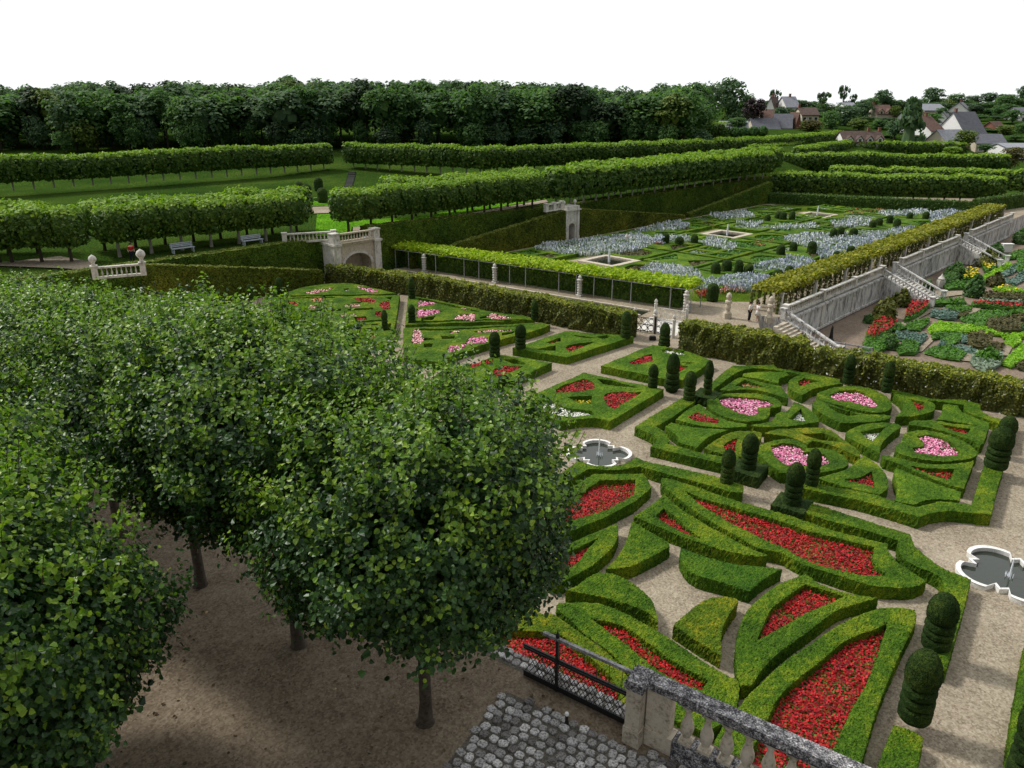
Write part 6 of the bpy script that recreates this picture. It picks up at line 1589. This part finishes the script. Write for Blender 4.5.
def house(px0, px1, yb, ye, yr, z, wall, roof, label, depth=7.0, rz=0.0, gable=None, chim=(), dormers=0, wins=0, roofside=True):
    """gabled house: eaves line px0..px1 at height ye, ridge at yr, ground at yb, depth z"""
    a, b = PD(px0, yb, z), PD(px1, yb, z); w = np.linalg.norm((b-a)[:2]); c = (a+b)/2
    base = c[2]-1.2; eh = PD((px0+px1)/2, ye, z)[2]-base; rh = PD((px0+px1)/2, yr, z)[2]-base
    e = empty('house', (c[0], c[1]+depth/2, base), rz); tag(e, label, 'house', 'houses of the village')
    along = gable is None                                   # ridge runs along the front unless the gable faces us
    hw, hd = w/2, depth/2
    m = MB()
    if along:
        v = [(-hw,-hd,0),(hw,-hd,0),(hw,hd,0),(-hw,hd,0),(-hw,-hd,eh),(hw,-hd,eh),(hw,hd,eh),(-hw,hd,eh),(-hw,0,rh-.05),(hw,0,rh-.05)]
        m.add(v, [(0,1,5,4),(2,3,7,6)]); m.add(v, [(1,2,6),(1,6,5),(5,6,9),(3,0,4),(3,4,7),(7,4,8)])
    else:
        v = [(-hw,-hd,0),(hw,-hd,0),(hw,hd,0),(-hw,hd,0),(-hw,-hd,eh),(hw,-hd,eh),(hw,hd,eh),(-hw,hd,eh),(0,-hd,rh-.05),(0,hd,rh-.05)]
        m.add(v, [(1,2,6,5),(3,0,4,7)]); m.add(v, [(0,1,5),(0,5,4),(4,5,8),(2,3,7),(2,7,6),(6,7,9)])
    m.build('wall', M[wall], e)
    r = MB(); t = .22; o = .35
    sl = (rh-eh)/(hd if along else hw)
    for s in (-1, 1):
        lo_ = (hd if along else hw)+o; zl = eh-o*sl
        ln = (hw if along else hd)+.3
        pts = [(s*lo_, zl), (0, rh), (0, rh+t), (s*lo_, zl+t)]
        vv = [((x if not along else -ln), (x if along else -ln), zz) for x, zz in pts] + [((x if not along else ln), (x if along else ln), zz) for x, zz in pts]
        r.add(vv, [(0,1,2,3),(7,6,5,4),(0,4,5,1),(1,5,6,2),(2,6,7,3),(3,7,4,0)])
    ro = r.build('roof', M[roof], e)
    for cx in chim:
        k = MB(); x, y = ((cx*hw, 0) if along else (0, cx*hd)); k.box((x,y,rh+.2),(.7,.55,1.7)); k.box((x,y,rh+1.1),(.82,.66,.12)); k.build('chimney', M['brick'], ro)
    for i in range(wins):
        x = -hw + w*(i+.5)/wins
        k = MB(); k.box((x,-hd-.03,eh*.66),(1.0,.06,1.25)); f = k.build('window', M['glassd'], e)
        q = MB(); q.box((x-.6,-hd-.05,eh*.66),(.14,.1,1.4)); q.box((x+.6,-hd-.05,eh*.66),(.14,.1,1.4)); q.box((x,-hd-.05,eh*.66-.72),(1.4,.14,.12)); q.build('frame', M['render'], f)
    for i in range(dormers):
        x = -hw + w*(i+.5)/dormers; zb = eh-.1; dw = min(1.3, w/dormers*.3); dh = (rh-eh)*.62
        k = MB(); y0 = -hd-.1; y1 = -hd*.25
        v = [(x-dw,y0,zb),(x+dw,y0,zb),(x+dw,y0,zb+dh*.45),(x,y0,zb+dh),(x-dw,y0,zb+dh*.45)]
        v += [(a_, y1, c_) for a_, _, c_ in v]
        k.add(v, [(0,1,2),(0,2,4),(4,2,3)]); k.add(v, [(1,6,7,2),(0,4,9,5)]); d = k.build('dormer', M[wall], e)
        k = MB()
        for s in (-1,1):
            k.add([(x,y0-.2,zb+dh+.05),(x+s*(dw+.25),y0-.2,zb+dh*.36),(x+s*(dw+.25),y1,zb+dh*.36),(x,y1,zb+dh+.05),(x,y0-.2,zb+dh+.2),(x+s*(dw+.25),y0-.2,zb+dh*.36+.15),(x+s*(dw+.25),y1,zb+dh*.36+.15),(x,y1,zb+dh+.2)],[(0,1,2,3),(4,7,6,5),(0,4,5,1),(1,5,6,2),(2,6,7,3),(3,7,4,0)])
        k.build('dormer_roof', M[roof], d)
        k = MB(); k.box((x,y0-.03,zb+dh*.35),(dw*.8,.06,dh*.42)); k.build('window', M['glassd'], d)
    return e
house(844,884,147,142,132,212,'render','tiled','long low house with white gabled dormers and dark roof above the limes', 8, dormers=4, chim=(.42,.97))
house(955,983,140,134,112.5,226,'render','slate','big white house with a steep slate roof and brick chimney', 11, rz=.35, chim=(-.8,), wins=4)
house(938,968,148,143,130.5,216,'cream','slatepale','pale slate annex in front of the big white house', 8, rz=.35)
house(976,1005,153,143.5,135,214,'cream','slate','low cream building with a slate roof right of the round tree', 8, rz=-.05, wins=3)
house(942,957,124,121,112,256,'render','slate','small white gabled house with a dark roof between trees', 9, rz=-.6, gable=1)
house(957,976,118,111,102.5,282,'render','slate','upper white gabled house below the skyline', 11, rz=-.6, gable=1, chim=(-.2,))
house(919,946,114,110.5,104.5,276,'cream','cream' if False else 'slatepale','cream gabled house with a pale roof below the skyline trees', 9, rz=.25)
house(921,938,143,131,117,228,'render','tile','white house with a red brown roof and brick chimney, right of the cedar', 12, rz=.35, chim=(.3,), wins=2)
house(910,924,122,117,107.5,258,'render','tiled','small white house with a dark roof partly behind the cedar', 8, rz=.3, chim=(-.8,))
house(938,951,136,129,124,238,'cream','slate','dark slate roof seen between the red roofed and the big white house', 8, rz=.1)
house(771,780,116,108,97.5,284,'render','tiled','left half of the twin gabled white house on the hill', 8, rz=-.6, gable=1, chim=(-.3,))
house(783,797,116,107,97,282,'render','slatepale','right half of the twin gabled white house on the hill', 8, rz=.2, chim=(.2,), wins=2)
house(763,776,122,118,110,258,'cream','tile','small brown roofed house below the twin gables', 8, rz=-.2)
house(753,779,135,130,119,234,'cream','slate','long grey roofed barn left of the brick gable', 9, rz=.05)
house(777,794,136,128,114.5,236,'cream','slate','tall grey roofed barn against the brick gable', 9, rz=-.25, wins=2)
house(794,800,135,127,113,237,'brick','tile','narrow brick gable end between the barn and the olive tree', 8, gable=1)
house(723,750,135,130.5,122,226,'render','slatepale','pale grey roofed barn with a white gable left of the copper beech', 9, rz=-.2, chim=(.1,))
house(801,818,124,115,108,262,'cream','tiled','cream house with a brown roof behind the olive tree', 9, chim=(-.9,), wins=3)
house(876,892,122,114,105.5,266,'cream','tile','brown roofed house with two white dormers above the cedar', 9, dormers=2, chim=(-.95,))
house(1018,1034,126,114,108,262,'render','slate','white house cut by the right edge of the picture', 9, wins=2)
house(1006,1034,154,148,144.5,205,'render','slatepale','low white roofed shed at the right edge', 9)
house(993,1006,139,133,122,244,'brick','tile','brown roofed house right of the big white house', 9, rz=.4)
house(845,856,112,108,103,300,'render','slatepale','pale roofed house half hidden on the skyline', 8)

# ================================================================== light and air
SUN_AZ = math.atan2(-.93, .37)                                 # the sun stands left, a little ahead
sd = Vector((-.80, .42, .98)).normalized()
sun = bpy.data.lights.new('sun', 'SUN'); sun.energy = 3.0; sun.angle = R(8); sun.color = (1, .96, .90)
so = bpy.data.objects.new('sun', sun); COL.objects.link(so); so.rotation_euler = sd.to_track_quat('Z', 'Y').to_euler()
w = bpy.data.worlds.new('World'); SC.world = w; w.use_nodes = True
nt = w.node_tree; bgn = nt.nodes['Background']
sky = nt.nodes.new('ShaderNodeTexSky'); sky.sky_type = 'NISHITA'; sky.sun_disc = False
sky.sun_elevation = math.asin(sd.z); sky.sun_rotation = math.atan2(sd.x, sd.y)
sky.air_density = 1.0; sky.dust_density = 2.5; sky.ozone_density = 1.0
tc = nt.nodes.new('ShaderNodeTexCoord'); nz = nt.nodes.new('ShaderNodeTexNoise'); nz.inputs['Scale'].default_value = 2.2; nz.inputs['Detail'].default_value = 5
nt.links.new(tc.outputs['Generated'], nz.inputs['Vector'])
cr = nt.nodes.new('ShaderNodeValToRGB'); cr.color_ramp.elements[0].position = .25; cr.color_ramp.elements[0].color = (.86,)*3+(1,); cr.color_ramp.elements[1].position = .6; cr.color_ramp.elements[1].color = (.98,)*3+(1,)
nt.links.new(nz.outputs['Fac'], cr.inputs['Fac'])
dt = nt.nodes.new('ShaderNodeVectorMath'); dt.operation = 'DOT_PRODUCT'; dt.inputs[1].default_value = tuple(Vector((-.25, .82, .52)).normalized())
nt.links.new(tc.outputs['Generated'], dt.inputs[0])
mr = nt.nodes.new('ShaderNodeMapRange'); mr.interpolation_type = 'SMOOTHSTEP'
for k_, v_ in (('From Min', -.55), ('From Max', .62), ('To Min', .27), ('To Max', 1.06)): mr.inputs[k_].default_value = v_
nt.links.new(dt.outputs['Value'], mr.inputs['Value'])
cl = nt.nodes.new('ShaderNodeVectorMath'); cl.operation = 'SCALE'; cl.inputs[0].default_value = (10.3, 10.5, 10.7)
nt.links.new(mr.outputs['Result'], cl.inputs['Scale'])
mx = nt.nodes.new('ShaderNodeMix'); mx.data_type = 'RGBA'                    # thin cloud, brightest round the veiled sun, over the blue
nt.links.new(cr.outputs['Color'], mx.inputs[0]); nt.links.new(sky.outputs['Color'], mx.inputs[6]); nt.links.new(cl.outputs['Vector'], mx.inputs[7])
nt.links.new(mx.outputs[2], bgn.inputs['Color']); bgn.inputs['Strength'].default_value = .10
SC.view_settings.view_transform = 'Standard'; SC.view_settings.look = 'None'; SC.view_settings.gamma = 1; SC.view_settings.exposure = 0
SC.view_settings.use_curve_mapping = False
SC.render.engine = 'CYCLES'
SC.cycles.max_bounces = 6; SC.cycles.diffuse_bounces = 3; SC.cycles.glossy_bounces = 2; SC.cycles.transmission_bounces = 3; SC.cycles.transparent_max_bounces = 4
SC.cycles.use_denoising = True
